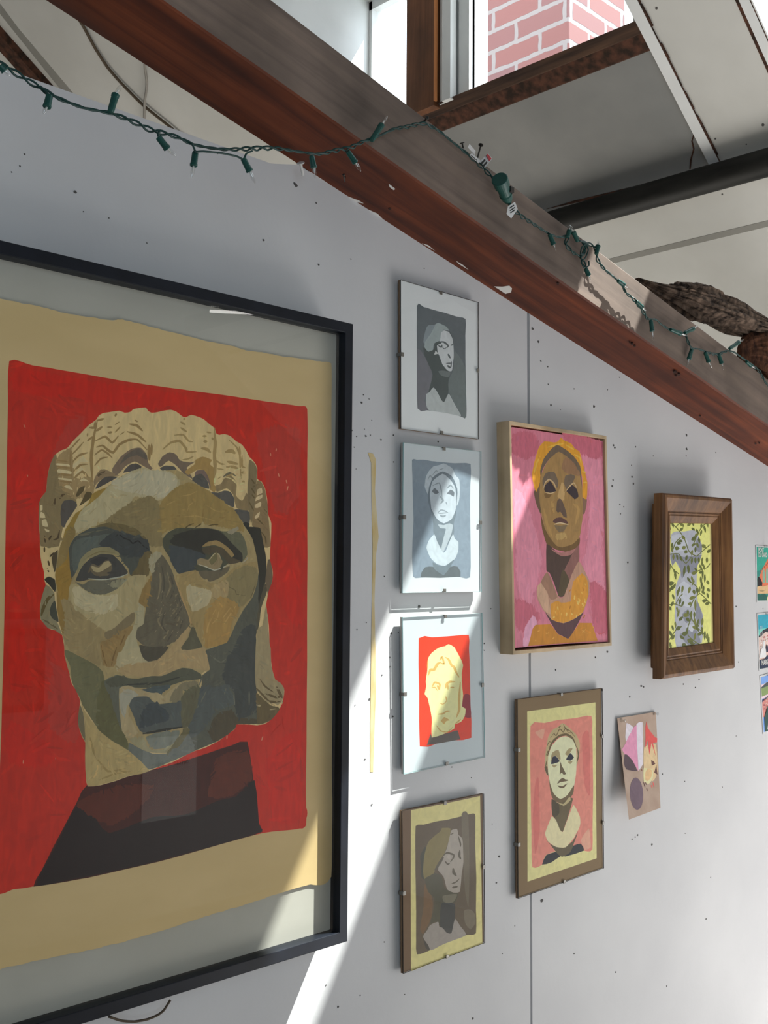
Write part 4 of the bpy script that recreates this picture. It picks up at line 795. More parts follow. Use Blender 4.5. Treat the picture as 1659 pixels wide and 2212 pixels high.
# fourth: brown veiled head
o4, m4 = clipframe('lowest clip frame in the column, brown painting of a veiled head', [(869.2,1751.6),(1045.7,1714.5),(1048.1,2036.8),(871.6,2103.6)], [(961,1732,'T'),(966,2069,'B'),(870.5,1930,'L'),(1047,1872,'R')], (0.235, 0.145, 0.088, 1), False)
p4c = crop(780, 1680, .2411); Pt = Painting(CL_T+0.0022, K=0.60, dy=4e-6, wob=.25, seed=5); P = Pt.poly; S = Pt.stroke
P(p4c, (186, 174, 116), [(447,290),(600,260),(760,228),(900,200),(1065,163),(1072,600),(1080,1000),(1087,1488),(900,1560),(650,1655),(447,1735),(444,1000)], 1)
P(p4c, (80, 65, 46), [(488,435),(560,420),(700,385),(760,380),(900,345),(1005,320),(1025,350),(1025,600),(1032,900),(1030,1180),(1030,1395),(940,1410),(790,1470),(620,1545),(500,1582),(492,1400),(494,1200),(487,900),(487,700)], 3)
P(p4c, (92, 80, 62), [(900,330),(960,330),(970,900),(960,1160),(930,1000),(915,700)], 3)
P(p4c, (98, 70, 40), [(570,950),(640,1080),(630,1250),(555,1400),(530,1350),(560,1150)], 3, wob=.6)
P(p4c, (100, 88, 70), [(925,1190),(980,1180),(1020,1220),(1025,1300),(980,1360),(930,1300)], 3)
P(p4c, (56, 55, 42), [(530,700),(570,620),(590,640),(560,760),(570,910),(540,890),(535,800)], 3)
P(p4c, (112, 98, 56), [(570,680),(600,580),(660,520),(710,480),(725,450),(800,455),(792,540),(745,680),(690,760),(672,800),(640,880),(570,910),(555,830)], 3)
P(p4c, (142, 131, 120), [(795,520),(810,470),(860,458),(872,510),(895,530),(912,570),(916,760),(900,880),(885,1020),(830,1030),(770,1000),(740,890),(690,830),(700,780),(745,690),(775,610)], 3)
for wd, pts in ((16,[(735,700),(770,672),(830,690),(825,720),(800,755)]),(14,[(750,745),(775,775),(795,765)]),(20,[(885,645),(880,700),(895,730)]),(26,[(825,810),(830,850),(855,880)]),(12,[(810,950),(850,935),(880,905)]),(20,[(815,985),(865,975)]),(8,[(800,510),(830,495)]),(14,[(870,520),(890,590),(890,620)]),(22,[(660,830),(700,770),(740,710)])): S(p4c, (74, 65, 49), wd, pts)
P(p4c, (152, 141, 130), [(770,710),(790,685),(805,715),(790,735)], 2)
P(p4c, (66, 61, 42), [(570,910),(610,880),(660,855),(720,880),(745,980),(770,1005),(830,1032),(870,1040),(840,1120),(740,1120),(720,1290),(690,1330),(665,1290),(620,1310),(650,1180),(655,1080),(600,1020)], 3)
P(p4c, (46, 44, 40), [(725,1120),(840,1130),(840,1250),(810,1390),(770,1390),(710,1340),(710,1200)], 3)
P(p4c, (98, 90, 72), [(730,1060),(800,1045),(862,1045),(830,1110),(780,1125),(740,1110)], 3)
P(p4c, (132, 122, 114), [(555,1425),(590,1370),(620,1320),(690,1290),(700,1335),(730,1345),(770,1392),(810,1390),(840,1262),(890,1330),(942,1412),(790,1470),(700,1510),(620,1545)], 3)
P(p4c, (54, 46, 36), [(555,1440),(600,1500),(618,1545),(580,1530)], 2)
Pt.build('paint_layer', PAINTF, m4)
# fifth: pink painting on a kraft mount
ot, mt_ = clipframe('larger clip frame with brown mount, pale bust on pink', [(1118,1510.9),(1301.5,1486.8),(1304.8,1875.5),(1119.8,1941.3)], [(1213,1498,'T'),(1219,1907,'B'),(1119,1620,'L'),(1119,1825,'L'),(1303,1590,'R'),(1304.3,1777,'R')], (0.30, 0.205, 0.12, 1), False)
ptc = crop(1080, 1440, .2532); Pt = Painting(CL_T+0.0022, K=0.66, dy=4e-6, wob=.25, seed=6); P = Pt.poly; S = Pt.stroke
P(ptc, (206, 188, 132), [(232,382),(520,343),(815,305),(820,1000),(825,1635),(530,1735),(235,1835)], 1, wob=0)
P(ptc, (204, 122, 108), [(260,505),(380,480),(500,455),(640,440),(780,420),(788,600),(795,1000),(790,1300),(788,1562),(720,1572),(620,1530),(395,1605),(360,1690),(275,1710),(268,1400),(262,1100)], 3)
for pts in ([(300,1000),(330,950),(340,1400),(300,1600),(280,1300)],[(700,600),(760,560),(770,1100),(720,1000)]): P(ptc, (190, 104, 96), pts, 3)
for pts in ([(690,1480),(760,1380),(775,1540),(720,1560)],[(300,560),(380,530),(360,620)]): P(ptc, (214, 145, 124), pts, 3)
P(ptc, (36, 36, 40), [(360,1690),(395,1605),(480,1580),(620,1530),(690,1510),(718,1570),(560,1620),(520,1615),(440,1670)], 2)
P(ptc, (88, 76, 54), [(388,1468),(440,1520),(540,1545),(620,1490),(666,1408),(630,1510),(600,1585),(530,1622),(490,1595)], 3)
P(ptc, (172, 152, 112), [(380,870),(388,760),(395,690),(412,600),(450,540),(500,510),(520,490),(540,483),(600,530),(650,580),(682,660),(675,760),(652,850),(655,700),(620,625),(560,590),(490,605),(440,665),(412,760),(405,930)], 3)
for wd, pts in ((20,[(405,760),(440,655),(500,595),(565,578),(620,612),(652,690)]),(7,[(430,610),(460,570),(480,590),(510,530),(540,560),(560,520),(580,560),(620,560)]),(7,[(400,680),(420,640),(440,650)]),(7,[(393,760),(410,720),(420,740)]),(7,[(540,490),(560,530),(600,550),(640,600)]),(10,[(660,690),(670,760),(655,820)]),(9,[(388,860),(400,800)]),(9,[(500,520),(520,505)])): S(ptc, (96, 78, 50), wd, pts)
P(ptc, (88, 72, 48), [(380,860),(405,850),(412,930),(395,910)], 2)
P(ptc, (206, 194, 160), [(410,770),(440,680),(500,612),(560,594),(620,625),(650,695),(652,880),(632,1020),(580,1100),(520,1137),(460,1100),(425,1000),(410,900)], 3)
P(ptc, (102, 84, 58), [(410,900),(425,990),(460,1085),(515,1130),(575,1095),(632,1010),(622,1090),(570,1145),(510,1165),(450,1125),(430,1060)], 3)
for pts in ([(430,810),(445,735),(500,710),(518,790),(500,790),(480,765),(445,800)],[(555,745),(585,700),(620,698),(605,725),(580,760)],[(440,838),(490,838),(462,862)],[(578,812),(620,806),(600,832)]): P(ptc, (148, 132, 96), pts, 3)
for pts in ([(435,832),(450,772),(478,765),(512,808),(470,825)],[(563,792),(600,735),(632,775),(602,802)]): P(ptc, (36, 36, 50), pts, 2)
P(ptc, (98, 82, 58), [(515,810),(530,850),(562,912),(545,922),(525,905),(510,920),(512,870)], 3)
for pts in ([(488,1000),(510,965),(535,950),(560,962),(586,970),(545,982),(520,985)],[(490,1012),(530,1020),(575,995),(545,1035),(512,1035)]): P(ptc, (96, 78, 54), pts, 3)
P(ptc, (94, 80, 54), [(440,1130),(510,1167),(600,1120),(622,1130),(590,1250),(560,1340),(535,1410),(510,1388),(480,1310),(445,1262)], 3)
P(ptc, (70, 58, 40), [(440,1130),(500,1165),(505,1250),(470,1285),(445,1262)], 3)
P(ptc, (168, 152, 112), [(470,1150),(540,1172),(592,1110),(602,1140),(545,1188)], 3)
P(ptc, (204, 186, 148), [(392,1400),(440,1280),(480,1312),(510,1388),(535,1412),(562,1340),(600,1240),(630,1180),(682,1280),(682,1360),(630,1460),(560,1542),(480,1538),(410,1492),(385,1430)], 3)
Pt.build('paint_layer', PAINTF, mt_)

# ------------------------------------------------------------------ pink canvas in a maple floater frame
YP = -0.030
q = quad(YP, [(1100,908.6),(1310.2,941.5),(1321.6,1394.8),(1108.4,1414.3)]); c_ = sum(q)/4
pk = empty('framed_canvas', (c_[0], 0.0, c_[2]), 'pink canvas of a golden haired bust in a pale wood frame', 'painting')
qi = inset(q, 0.0062, 0.0068)
MB().frame([aty(q, 0.0), aty(q, YP), aty(qi, YP), aty(qi, 0.0)]).build('frame', MAPLE, pk, bevel=0.0006)
MB().prism(aty(inset(q, 0.004), -0.004), (0, 0.003, 0)).build('backing_board', DARKGAP, pk)
qc = inset(q, 0.0105, 0.0115)
cv = MB().prism(aty(qc, YP+0.0045), (0, 0.020, 0)).build('canvas', mat('pink_ground', tuple(v/0.55 for v in lin((186, 100, 122)))+(1,), 0.7), pk)
pkc = crop(1040, 880, .2532); Pt = Painting(YP+0.0044, K=0.70, dy=4e-6, wob=.3, seed=8); P = Pt.poly; S = Pt.stroke
P(pkc, (188, 111, 127), [(258,168),(500,202),(800,250),(1037,288),(1050,900),(1080,2000),(700,2018),(292,2052),(275,1100)], 1, wob=0)
for pts in ([(880,400),(1000,380),(1030,1000),(960,1500),(900,1400),(940,800)],[(300,700),(400,900),(500,1300),(400,1700),(320,1500),(300,1000)],[(880,1300),(1000,1200),(1040,1600),(980,1700)]): P(pkc, (198, 125, 143), pts, 4, feather=8)
for pts in ([(280,240),(420,230),(480,330),(400,420),(280,380)],[(300,1650),(420,1700),(480,1800),(380,1900),(310,1850)],[(940,1500),(1050,1600),(1060,1900),(980,1900)],[(700,230),(1000,300),(1000,420),(860,380)]): P(pkc, (176, 91, 107), pts, 4, feather=10)
P(pkc, (206, 146, 168), [(360,2030),(380,1880),(440,1780),(470,1850),(430,1880),(395,2030)], 3, feather=3)
GOLD = (198, 138, 38)
P(pkc, (98, 76, 56), [(448,720),(495,640),(510,560),(520,880),(500,900),(470,830)], 3)
P(pkc, (122, 92, 72), [(860,770),(902,785),(882,905),(862,905)], 2)
P(pkc, GOLD, [(440,640),(430,570),(450,470),(470,400),(490,340),(515,310),(540,288),(620,300),(655,290),(680,255),(705,285),(725,288),(770,310),(795,348),(835,375),(855,440),(880,540),(905,640),(902,740),(895,785),(860,760),(860,600),(820,480),(740,390),(660,340),(560,410),(510,520),(500,640),(465,725)], 2)
for pts in ([(560,340),(640,320),(700,310)],[(790,400),(840,430),(850,480)],[(860,540),(890,560)],[(450,560),(470,480),(500,420)],[(870,640),(900,640)],[(720,320),(790,360)]): S(pkc, (214, 160, 62), 14, pts)
P(pkc, (98, 82, 66), [(500,540),(530,440),(600,350),(650,320),(720,360),(790,420),(842,500),(857,640),(860,760),(830,600),(780,470),(660,390),(580,440),(525,520),(508,600)], 3)
P(pkc, (146, 114, 68), [(497,660),(512,570),(545,490),(590,430),(660,378),(740,430),(800,500),(840,580),(860,700),(865,860),(860,960),(835,1120),(770,1200),(690,1222),(610,1180),(555,1100),(515,920),(497,800)], 3)
P(pkc, (134, 100, 70), [(690,520),(720,430),(800,500),(835,580),(780,560),(740,560)], 3, feather=4)
P(pkc, (102, 76, 42), [(500,880),(540,1030),(590,1120),(640,1180),(690,1195),(780,1165),(840,1110),(830,1185),(740,1232),(640,1215),(555,1162),(520,1045)], 3)
for pts in ([(520,620),(550,560),(620,550),(652,620),(652,700),(630,660),(590,618),(550,640),(530,690)],[(705,650),(715,585),(765,570),(800,590),(775,650),(730,705)]): P(pkc, (102, 86, 70), pts, 3)
P(pkc, (112, 84, 46), [(535,735),(600,735),(580,770),(545,770)], 3)
for pts in ([(535,700),(550,655),(585,628),(610,660),(637,715),(580,730),(545,720)],[(725,715),(770,660),(815,700),(828,760),(795,785),(760,750)]): P(pkc, (54, 43, 46), pts, 2)
for pts in ([(524,700),(545,640),(580,614),(620,650),(642,712)],[(718,718),(755,670),(790,645),(815,690)],[(545,725),(590,735),(630,720)]): S(pkc, (180, 154, 114), 11, pts)
P(pkc, (90, 72, 60), [(640,880),(648,790),(680,780),(720,880),(728,940),(700,930),(672,890),(655,900)], 3)
P(pkc, (172, 140, 92), [(655,760),(690,640),(702,700),(700,790),(680,775)], 3, feather=3)
P(pkc, (84, 57, 52), [(608,975),(635,945),(680,938),(722,962),(742,992),(690,985),(640,990)], 3)
P(pkc, (112, 94, 70), [(622,1005),(680,1010),(732,1002),(705,1055),(665,1065),(640,1040)], 3)
S(pkc, (186, 164, 128), 10, [(618,1000),(670,985),(742,1002)])
P(pkc, (166, 136, 84), [(640,1085),(710,1075),(722,1115),(650,1125)], 3, feather=3)
for pts in ([(530,860),(560,1000),(600,1100)],[(780,820),(830,870),(800,1000)],[(600,800),(620,900)]): S(pkc, (160, 126, 74), 26, pts)
P(pkc, (70, 52, 44), [(555,1165),(640,1232),(700,1268),(790,1232),(740,1350),(740,1480),(750,1500),(705,1610),(660,1612),(620,1500),(580,1410),(555,1390)], 3)
P(pkc, (128, 87, 80), [(775,1250),(832,1170),(832,1320),(780,1410),(755,1480),(705,1400),(745,1310)], 3)
P(pkc, (78, 65, 44), [(680,1415),(702,1385),(752,1480),(702,1610),(655,1605)], 3)
P(pkc, (154, 104, 98), [(595,1210),(680,1240),(800,1210),(762,1258),(680,1270)], 3)
P(pkc, (168, 129, 108), [(470,1570),(495,1510),(560,1400),(600,1480),(630,1560),(662,1620),(705,1612),(772,1420),(830,1310),(870,1375),(920,1480),(918,1600),(870,1740),(800,1802),(700,1842),(600,1812),(530,1732),(480,1642)], 2)
P(pkc, (182, 146, 120), [(480,1520),(530,1488),(560,1560),(572,1650),(590,1765),(530,1725),(475,1600)], 3)
P(pkc, (142, 106, 86), [(510,1490),(560,1405),(600,1480),(650,1620),(590,1640),(550,1560)], 3)
P(pkc, (192, 133, 46), [(590,1680),(650,1650),(680,1665),(760,1655),(770,1560),(785,1480),(860,1415),(905,1480),(912,1600),(868,1742),(800,1800),(700,1840),(600,1810)], 2)
for k in range(34):
    a, b = random.uniform(600, 890), random.uniform(1500, 1790)
    if a < 760 and b < 1680: continue
    S(pkc, random.choice([(218, 170, 90), (212, 158, 70), (168, 108, 34)]), random.uniform(8, 16), [(a, b), (a+random.uniform(-18, 18), b+random.uniform(15, 40))])
P(pkc, (80, 53, 56), [(540,1742),(600,1812),(700,1842),(800,1802),(870,1750),(830,1830),(780,1920),(740,1975),(690,1950),(650,1930),(600,1850)], 2)
P(pkc, (178, 118, 36), [(398,2036),(440,1885),(460,1855),(590,1850),(650,1932),(690,1952),(740,1977),(780,1922),(835,1838),(940,1840),(992,1992),(700,2012)], 1)
for k in range(14):
    a, b = random.choice(((random.uniform(440, 600), random.uniform(1880, 2000)), (random.uniform(820, 950), random.uniform(1870, 1970)))); S(pkc, (200, 146, 66), 8, [(a, b), (a+random.uniform(-30, 30), b+random.uniform(-20, 20))])
Pt.brush(260, (1105,910,1315,1400), (2.5, 5), (6, 16), .03, keep=lambda a, b: a == b)
S(pkc, (178, 80, 84), 7, [(990,1935),(1020,1930),(1050,1920)])
Pt.build('paint_layer', PAINT, cv)

# ------------------------------------------------------------------ deep brown wooden frame with the vine picture
YW = -0.055
q = quad(YW, [(1434.6,1064.4),(1583.3,1076.4),(1589.4,1444),(1432.0,1467.8)]); c_ = sum(q)/4
wf = empty('framed_picture', (c_[0], 0.0, c_[2]), 'small vine picture in a deep moulded brown wooden frame', 'picture')
prof = [(0.0, -0.030), (0.0, -0.050), (0.0035, -0.0545), (0.009, -0.055), (0.036, -0.0425), (0.0365, -0.0405), (0.0385, -0.0405), (0.039, -0.0425), (0.041, -0.042), (0.0415, -0.040), (0.044, -0.0395), (0.0455, -0.041), (0.060, -0.0345), (0.062, -0.0305)]
MB().frame([aty(inset(q, a), b) for a, b in prof]).build('frame', OAK, wf, bevel=0.0008)
MB().frame([aty(inset(q, a), b) for a, b in ((0.020, -0.030), (0.020, -0.014), (0.026, -0.010), (0.050, -0.010), (0.050, -0.030))]).build('frame_box', OAK, wf, bevel=0.0015)
MB().box(c_[0]-0.05, c_[0]+0.05, -0.0299, -0.0002, c_[2]+0.06, c_[2]+0.085).build('hanging_block', OAK, wf)
qa = inset(q, 0.057)
ar = MB().prism(aty(qa, -0.0322), (0, 0.0012, 0)).build('picture_panel', mat('panel_edge', (0.6, 0.5, 0.2, 1), 0.8), wf)
wdc = crop(1360, 1000, .226); Pt = Painting(-0.0323, K=0.60, dy=4e-6, wob=.2, seed=9); P = Pt.poly; S = Pt.stroke
P(wdc, (212, 192, 112), [(300,520),(765,545),(785,1760),(300,1812)], 1, wob=0)
P(wdc, (146, 148, 156), [(395,700),(410,670),(440,655),(520,655),(620,640),(660,700),(690,780),(690,870),(650,960),(640,1180),(650,1320),(690,1420),(700,1470),(690,1720),(450,1775),(430,1500),(440,1300),(440,1180),(500,1020),(470,1000),(440,940),(410,985),(385,900),(400,800)], 3)
for pts in ([(390,880),(440,870),(520,900),(600,890),(690,880),(650,980),(620,1060),(540,1040),(500,1110),(480,1000),(440,940),(410,980)],[(480,1640),(560,1600),(640,1600),(680,1720),(560,1740)],[(650,1320),(700,1470),(660,1560),(630,1450)],[(640,720),(690,780),(690,850),(640,840)],[(500,1450),(560,1400),(600,1500),(540,1530)]): P(wdc, (112, 114, 124), pts, 3)
for pts in ([(400,700),(500,680),(560,760),(520,840),(420,840)],[(450,1200),(520,1130),(600,1200),(620,1380),(480,1350)],[(540,1560),(620,1540),(600,1620)]): P(wdc, (160, 163, 170), pts, 3)
VINE = (84, 90, 40)
vines = [[(300,520),(400,580),(440,610),(490,670),(530,740),(570,850),(640,890),(700,840),(770,780)],[(440,610),(500,560),(540,540)],[(770,560),(700,600),(650,680),(600,800)],[(300,900),(400,870),(470,870),(510,930),(540,960),(590,900)],[(300,960),(380,960),(420,1020),(470,1060)],[(770,960),(740,1000),(660,1030),(600,1060)],[(300,1260),(370,1240),(430,1180)],[(300,1380),(400,1350),(440,1350),(500,1370),(520,1330)],[(440,1350),(480,1280),(510,1250)],[(780,1350),(700,1270),(670,1250),(620,1290),(580,1380)],[(670,1250),(640,1180),(560,1120)],[(300,1760),(380,1690),(440,1600),(500,1560)],[(780,1750),(700,1620),(640,1570),(600,1500),(570,1440)],[(720,1755),(640,1720),(560,1650),(560,1560),(590,1480)],[(300,1810),(390,1780),(400,1740)],[(410,840),(440,760),(490,710)],[(540,1750),(600,1740),(640,1710)]]
for v in vines: S(wdc, VINE, 9, v, taper=False)
def leaf(x, y, l, wd, ang):
    ca, sa = math.cos(ang), math.sin(ang)
    pts = [(0, 0), (l*.3, wd*.5), (l*.65, wd*.4), (l, 0), (l*.6, -wd*.45), (l*.25, -wd*.4)]
    P(wdc, random.choice([(82, 88, 38), (74, 80, 36), (94, 98, 44)]), [(x+a*ca-b*sa, y+a*sa+b*ca) for a, b in pts], 2)
for (x, y, l, wd, an) in [(440,540,50,26,2.2),(410,570,50,22,1.4),(480,570,60,30,.8),(510,550,40,26,-.2),(550,600,55,30,-.6),(600,560,50,22,1.3),(690,580,50,24,1.7),(710,600,55,24,1.3),(690,640,60,20,1.8),(740,560,60,22,1.4),(720,610,60,20,1.5),(590,620,45,24,.6),(640,630,45,20,1.3),(370,650,45,24,-.9),(370,690,40,18,1),(480,650,50,26,-.8),(500,690,60,32,1),(590,740,60,34,-.7),(620,700,60,24,-.6),(660,710,60,24,1.4),(470,740,40,28,.3),(450,760,45,34,.3),(430,810,50,40,.2),(500,820,45,36,-.5),(525,840,36,36,.6),(590,790,50,24,-.4),(600,830,60,22,1.7),(630,800,60,22,1.6),(640,760,55,24,1.2),(690,780,55,36,.7),(740,860,50,30,-.8),(410,760,60,22,1.7),(405,800,60,22,1.5),(420,870,60,24,1.6),(450,870,60,20,1.4),(480,890,55,22,1.2),(550,880,60,24,1.8),(600,900,70,22,1.7),(630,900,60,24,1.6),(660,900,60,24,1.5),(690,930,60,20,1.5),(700,900,70,20,1.8),(740,900,60,24,1.6),(370,960,50,18,1.3),(385,960,80,20,1.6),(420,1010,80,22,1.2),(430,1040,80,22,1.4),(530,980,110,26,1.7),(560,970,90,28,1.5),(590,1060,60,36,-.3),(660,1050,45,26,-.2),(670,970,70,22,1.2),(700,960,70,22,1.3),(620,1000,50,22,.9),(700,1020,90,20,1.6),(720,1060,90,20,1.6),(680,1080,90,22,1.5),(740,1120,50,30,1.2),(690,1130,80,22,1.6),(710,1170,80,22,1.7),(550,1090,70,24,1),(590,1080,70,24,1.3),(620,1120,60,22,2),(370,1160,60,44,-.3),(380,1220,80,34,-.8),(440,1150,70,22,2),(480,1180,80,24,1.8),(510,1170,80,24,1.7),(460,1210,70,22,1.6),(580,1180,70,28,1.8),(610,1210,50,30,1.3),(570,1300,60,34,-.4),(555,1350,50,32,-.2),(640,1190,70,22,1.4),(690,1220,50,28,.9),(670,1180,60,20,1.6),(740,1200,40,30,.8),(690,1320,55,34,-.1),(720,1350,50,34,-.3),(740,1240,60,20,1.3),(370,1370,50,34,.9),(410,1250,60,22,1.3),(420,1320,60,26,2),(450,1370,60,20,1.4),(490,1290,70,24,1.8),(520,1320,60,22,2),(475,1400,80,22,1.8),(560,1400,70,24,1.7),(590,1410,80,22,1.6),(630,1300,120,24,1.6),(510,1450,60,40,.2),(540,1480,50,34,.8),(470,1510,60,30,-.8),(435,1510,70,20,1.5),(440,1590,60,40,-.4),(380,1600,70,28,1.2),(405,1550,60,20,1.3),(400,1690,60,28,-1),(385,1710,80,24,1.4),(500,1640,60,44,-.3),(480,1650,60,30,.7),(560,1560,90,22,1.8),(550,1690,60,44,.3),(600,1560,60,30,.6),(620,1550,50,34,.2),(630,1620,80,24,1.7),(650,1650,60,34,-.7),(700,1480,80,24,1.7),(690,1560,90,22,1.5),(720,1600,100,22,1.6),(740,1620,90,24,1.5),(760,1660,80,20,1.7),(620,1480,90,24,1.4),(660,1490,80,22,1.8),(720,1750,40,34,.2),(500,1730,50,44,.5),(580,1700,50,36,1),(640,1560,60,24,1.2),(620,1420,70,22,1.6)]: leaf(x, y, l, wd, an)
Pt.build('paint_layer', PAINTF, ar)

# ------------------------------------------------------------------ collage sheet on two pins
def sheet_y(k): return -0.003-0.010*k*k-0.022*k
sp0, sp1, sp2, sp3 = [ptc([p])[0] for p in ((1000,440),(1330,385),(1370,1205),(1100,1305))]
csh = empty('collage_sheet', (2.05, 0.0, H-0.3), 'loose pinned pinkish beige paper collage with a dark purple oval', 'drawing')
def on_sheet(p, lift=0.0):
    # parameter along the sheet's height decides how far its lower end curls off the wall
    p = np.array(p, float); a, b, c2, d2 = map(np.array, (sp0, sp1, sp2, sp3))
    tt = (a+b)/2; bb = (c2+d2)/2; ax_ = bb-tt; k = max(0, min(1.03, ((p-tt)@ax_)/(ax_@ax_)))
    return U(p, sheet_y(k)-lift)
def grid_sheet(corners, n, m, lift):
    a, b, c2, d2 = [np.array(v, float) for v in corners]; V = []; Fc = []
    for j in range(m+1):
        v = j/m
        for i in range(n+1):
            u = i/n; V.append(on_sheet((a*(1-u)+b*u)*(1-v)+(d2*(1-u)+c2*u)*v, lift))
    for j in range(m):
        for i in range(n): Fc.append((j*(n+1)+i, j*(n+1)+i+1, (j+1)*(n+1)+i+1, (j+1)*(n+1)+i))
    return V, Fc
mb = MB(); V, Fc = grid_sheet((sp0, sp1, sp2, sp3), 8, 20, 0.0); mb.add(V, Fc); V2, _ = grid_sheet((sp0, sp1, sp2, sp3), 8, 20, 0.0004)
mb.add(V2, Fc)
rim = [i for i in range(9)]+[(j+1)*9+8 for j in range(20)]+[20*9+8-i for i in range(1, 9)]+[(19-j)*9 for j in range(19)]
mb.add([*V, *V2], [(rim[i], rim[(i+1) % len(rim)], 189+rim[(i+1) % len(rim)], 189+rim[i]) for i in range(len(rim))])
shp = mb.build('paper_sheet', noisy('beige_paper', (0.50, 0.36, 0.28, 1), (0.58, 0.44, 0.35, 1), (30, 30, 30), 0.85), csh)
class SheetPaint(Painting):
    def _pt(self, p, y): return tuple(on_sheet(p, 0.0006+self.n*self.dy))
Pt = SheetPaint(0, K=0.66, dy=4e-6, wob=.15, seed=12); P = Pt.poly; S = Pt.stroke
P(ptc, (206, 172, 132), [(1230,690),(1330,660),(1345,900),(1300,980),(1230,880)], 3)
P(ptc, (220, 190, 206), [(1165,490),(1190,472),(1217,475),(1222,700),(1222,830),(1182,892),(1168,640)], 1)
P(ptc, (216, 190, 200), [(1080,480),(1130,510),(1135,530),(1080,640),(1070,600)], 2)
P(ptc, (214, 132, 160), [(1043,705),(1075,650),(1090,610),(1140,520),(1168,500),(1170,640),(1178,760),(1182,892),(1130,800),(1065,750)], 2)
P(ptc, (198, 84, 120), [(1190,500),(1205,485),(1210,560),(1195,600),(1170,630),(1165,590),(1190,560)], 2)
P(ptc, (200, 76, 72), [(1250,465),(1262,520),(1275,542),(1320,598),(1342,612),(1340,645),(1305,650),(1332,772),(1292,650),(1275,755),(1260,630),(1240,695),(1242,600),(1240,520)], 1)
P(ptc, (92, 58, 50), [(1288,780),(1327,828),(1296,855)], 1); P(ptc, (92, 58, 50), [(1335,835),(1344,922),(1316,905)], 1)
P(ptc, (74, 57, 64), [(1065,750),(1085,752),(1130,800),(1172,892),(1080,878),(1058,822)], 2)
P(ptc, (98, 79, 90), [(1165+57*math.cos(t)+6*math.sin(t), 1085+138*math.sin(t)) for t in [k*math.pi/8 for k in range(16)]], 3)
P(ptc, (222, 190, 146), [(1222,905),(1228,860),(1262,845),(1302,872),(1307,945),(1272,1000),(1228,985)], 3)
P(ptc, (202, 164, 118), [(1240,905),(1262,868),(1295,885),(1292,940),(1262,975),(1240,965)], 3)
for c3, pts in (((120,80,66),[(1205,870),(1212,892)]),((96,70,60),[(1225,985),(1238,1030)]),((96,70,60),[(1240,985),(1250,1010)]),((96,70,60),[(1252,1035),(1258,1060)]),((200,90,84),[(1290,1010),(1300,1035)]),((200,90,84),[(1305,985),(1315,1030)])): S(ptc, c3, 9, pts)
Pt.build('paint_layer', PAINTF, shp)
def pushpin(px, py, label, y=-0.002, parent=None):
    p = U((px, py), y)
    prof_ = [(0.0009, 0.0), (0.0042, -0.0006), (0.0040, -0.002), (0.0022, -0.0032), (0.0020, -0.0075), (0.0034, -0.0092), (0.0036, -0.0105), (0.0006, -0.0112)]
    mb = MB(); n = 14; vs = []; fs = []
    for r_, dy_ in prof_:
        for k in range(n):
            an = 2*math.pi*k/n; vs.append((p[0]+r_*math.cos(an), p[1]+dy_, p[2]+r_*math.sin(an)))
    for j in range(len(prof_)-1):
        for k in range(n): fs.append((j*n+k, j*n+(k+1) % n, (j+1)*n+(k+1) % n, (j+1)*n+k))
    fs += [tuple(range(n)), tuple(range((len(prof_)-1)*n, len(prof_)*n))]
    mb.add(vs, fs)
    e = empty('push_pin', tuple(p), label, 'pin', 'clear push pins')
    mb.build('pin_head', PLASTIC, e, smooth=True); MB().tube([p, p+np.array((0, -p[1]+0.004, 0))], 0.0005, 6).build('pin_needle', STEEL, e)
    return e
pushpin(1341, 1556, 'clear push pin at the left top corner of the collage sheet', -0.0038)
pushpin(1412, 1541, 'clear push pin at the right top corner of the collage sheet', -0.0038)

# ------------------------------------------------------------------ postcards at the right edge
def card(label, tl, bl, wd, art, tilt, pin):
    a = U(tl, -0.0008); b = U(bl, -0.0008); ht = np.linalg.norm(a-b); vz = (a-b)/ht
    ux = np.array((vz[2], 0, -vz[0])); ux = ux/np.linalg.norm(ux)
    e = empty('postcard', (b+ux*wd/2), label, 'postcard', 'travel postcards pinned at the right edge')
    pts = [a, a+ux*wd, b+ux*wd, b]
    base = MB().prism(pts, (0, -0.0006, 0)).build('card_sheet', TAGM, e)
    V = []; Fc = []; Cc = []
    n = [0]
    def shape(col, poly_):
        n[0] += 1; y = -0.0015-n[0]*2e-5; k = len(V)
        q = [Vector((s_, t_, 0)) for s_, t_ in poly_]; tr = tessellate_polygon([q])
        for s_, t_ in poly_:
            w3 = b+ux*(wd*s_)+vz*(ht*t_); V.append((w3[0], y, w3[2])); Cc.append([min(.85, v/0.62) for v in lin(col)]+[1])
        Fc.extend([(k+t[0], k+t[1], k+t[2]) for t in tr])
    art(shape)
    off = parent_world(e); me = bpy.data.meshes.new('print'); me.from_pydata([tuple(np.array(v)-off) for v in V], [], Fc)
    ca = me.color_attributes.new('Col', 'FLOAT_COLOR', 'POINT'); ca.data.foreach_set('color', [x for q in Cc for x in q])
    pr = link('print', me, PAINTF, base)
    def text(s_, x, z, size, sx=0.8):
        cu = bpy.data.curves.new('lettering', 'FONT'); cu.body = s_; cu.size = size; cu.extrude = 0.0001; cu.offset = size*0.02
        to = bpy.data.objects.new('lettering', cu); COL.objects.link(to)
        dg = bpy.context.evaluated_depsgraph_get(); me2 = bpy.data.meshes.new_from_object(to.evaluated_get(dg)); bpy.data.objects.remove(to)
        p = b+ux*(wd*x)+vz*(ht*z)
        for vv in me2.vertices:
            lx, lz = vv.co.x*sx, vv.co.y; w3 = p+ux*lx+vz*lz; vv.co = Vector((w3[0], -0.0031-vv.co.z, w3[2]))-Vector(off)
        me2.materials.clear(); link('lettering', me2, mat('white_ink', (0.74, 0.73, 0.70, 1), 0.8), base)
    return e, text
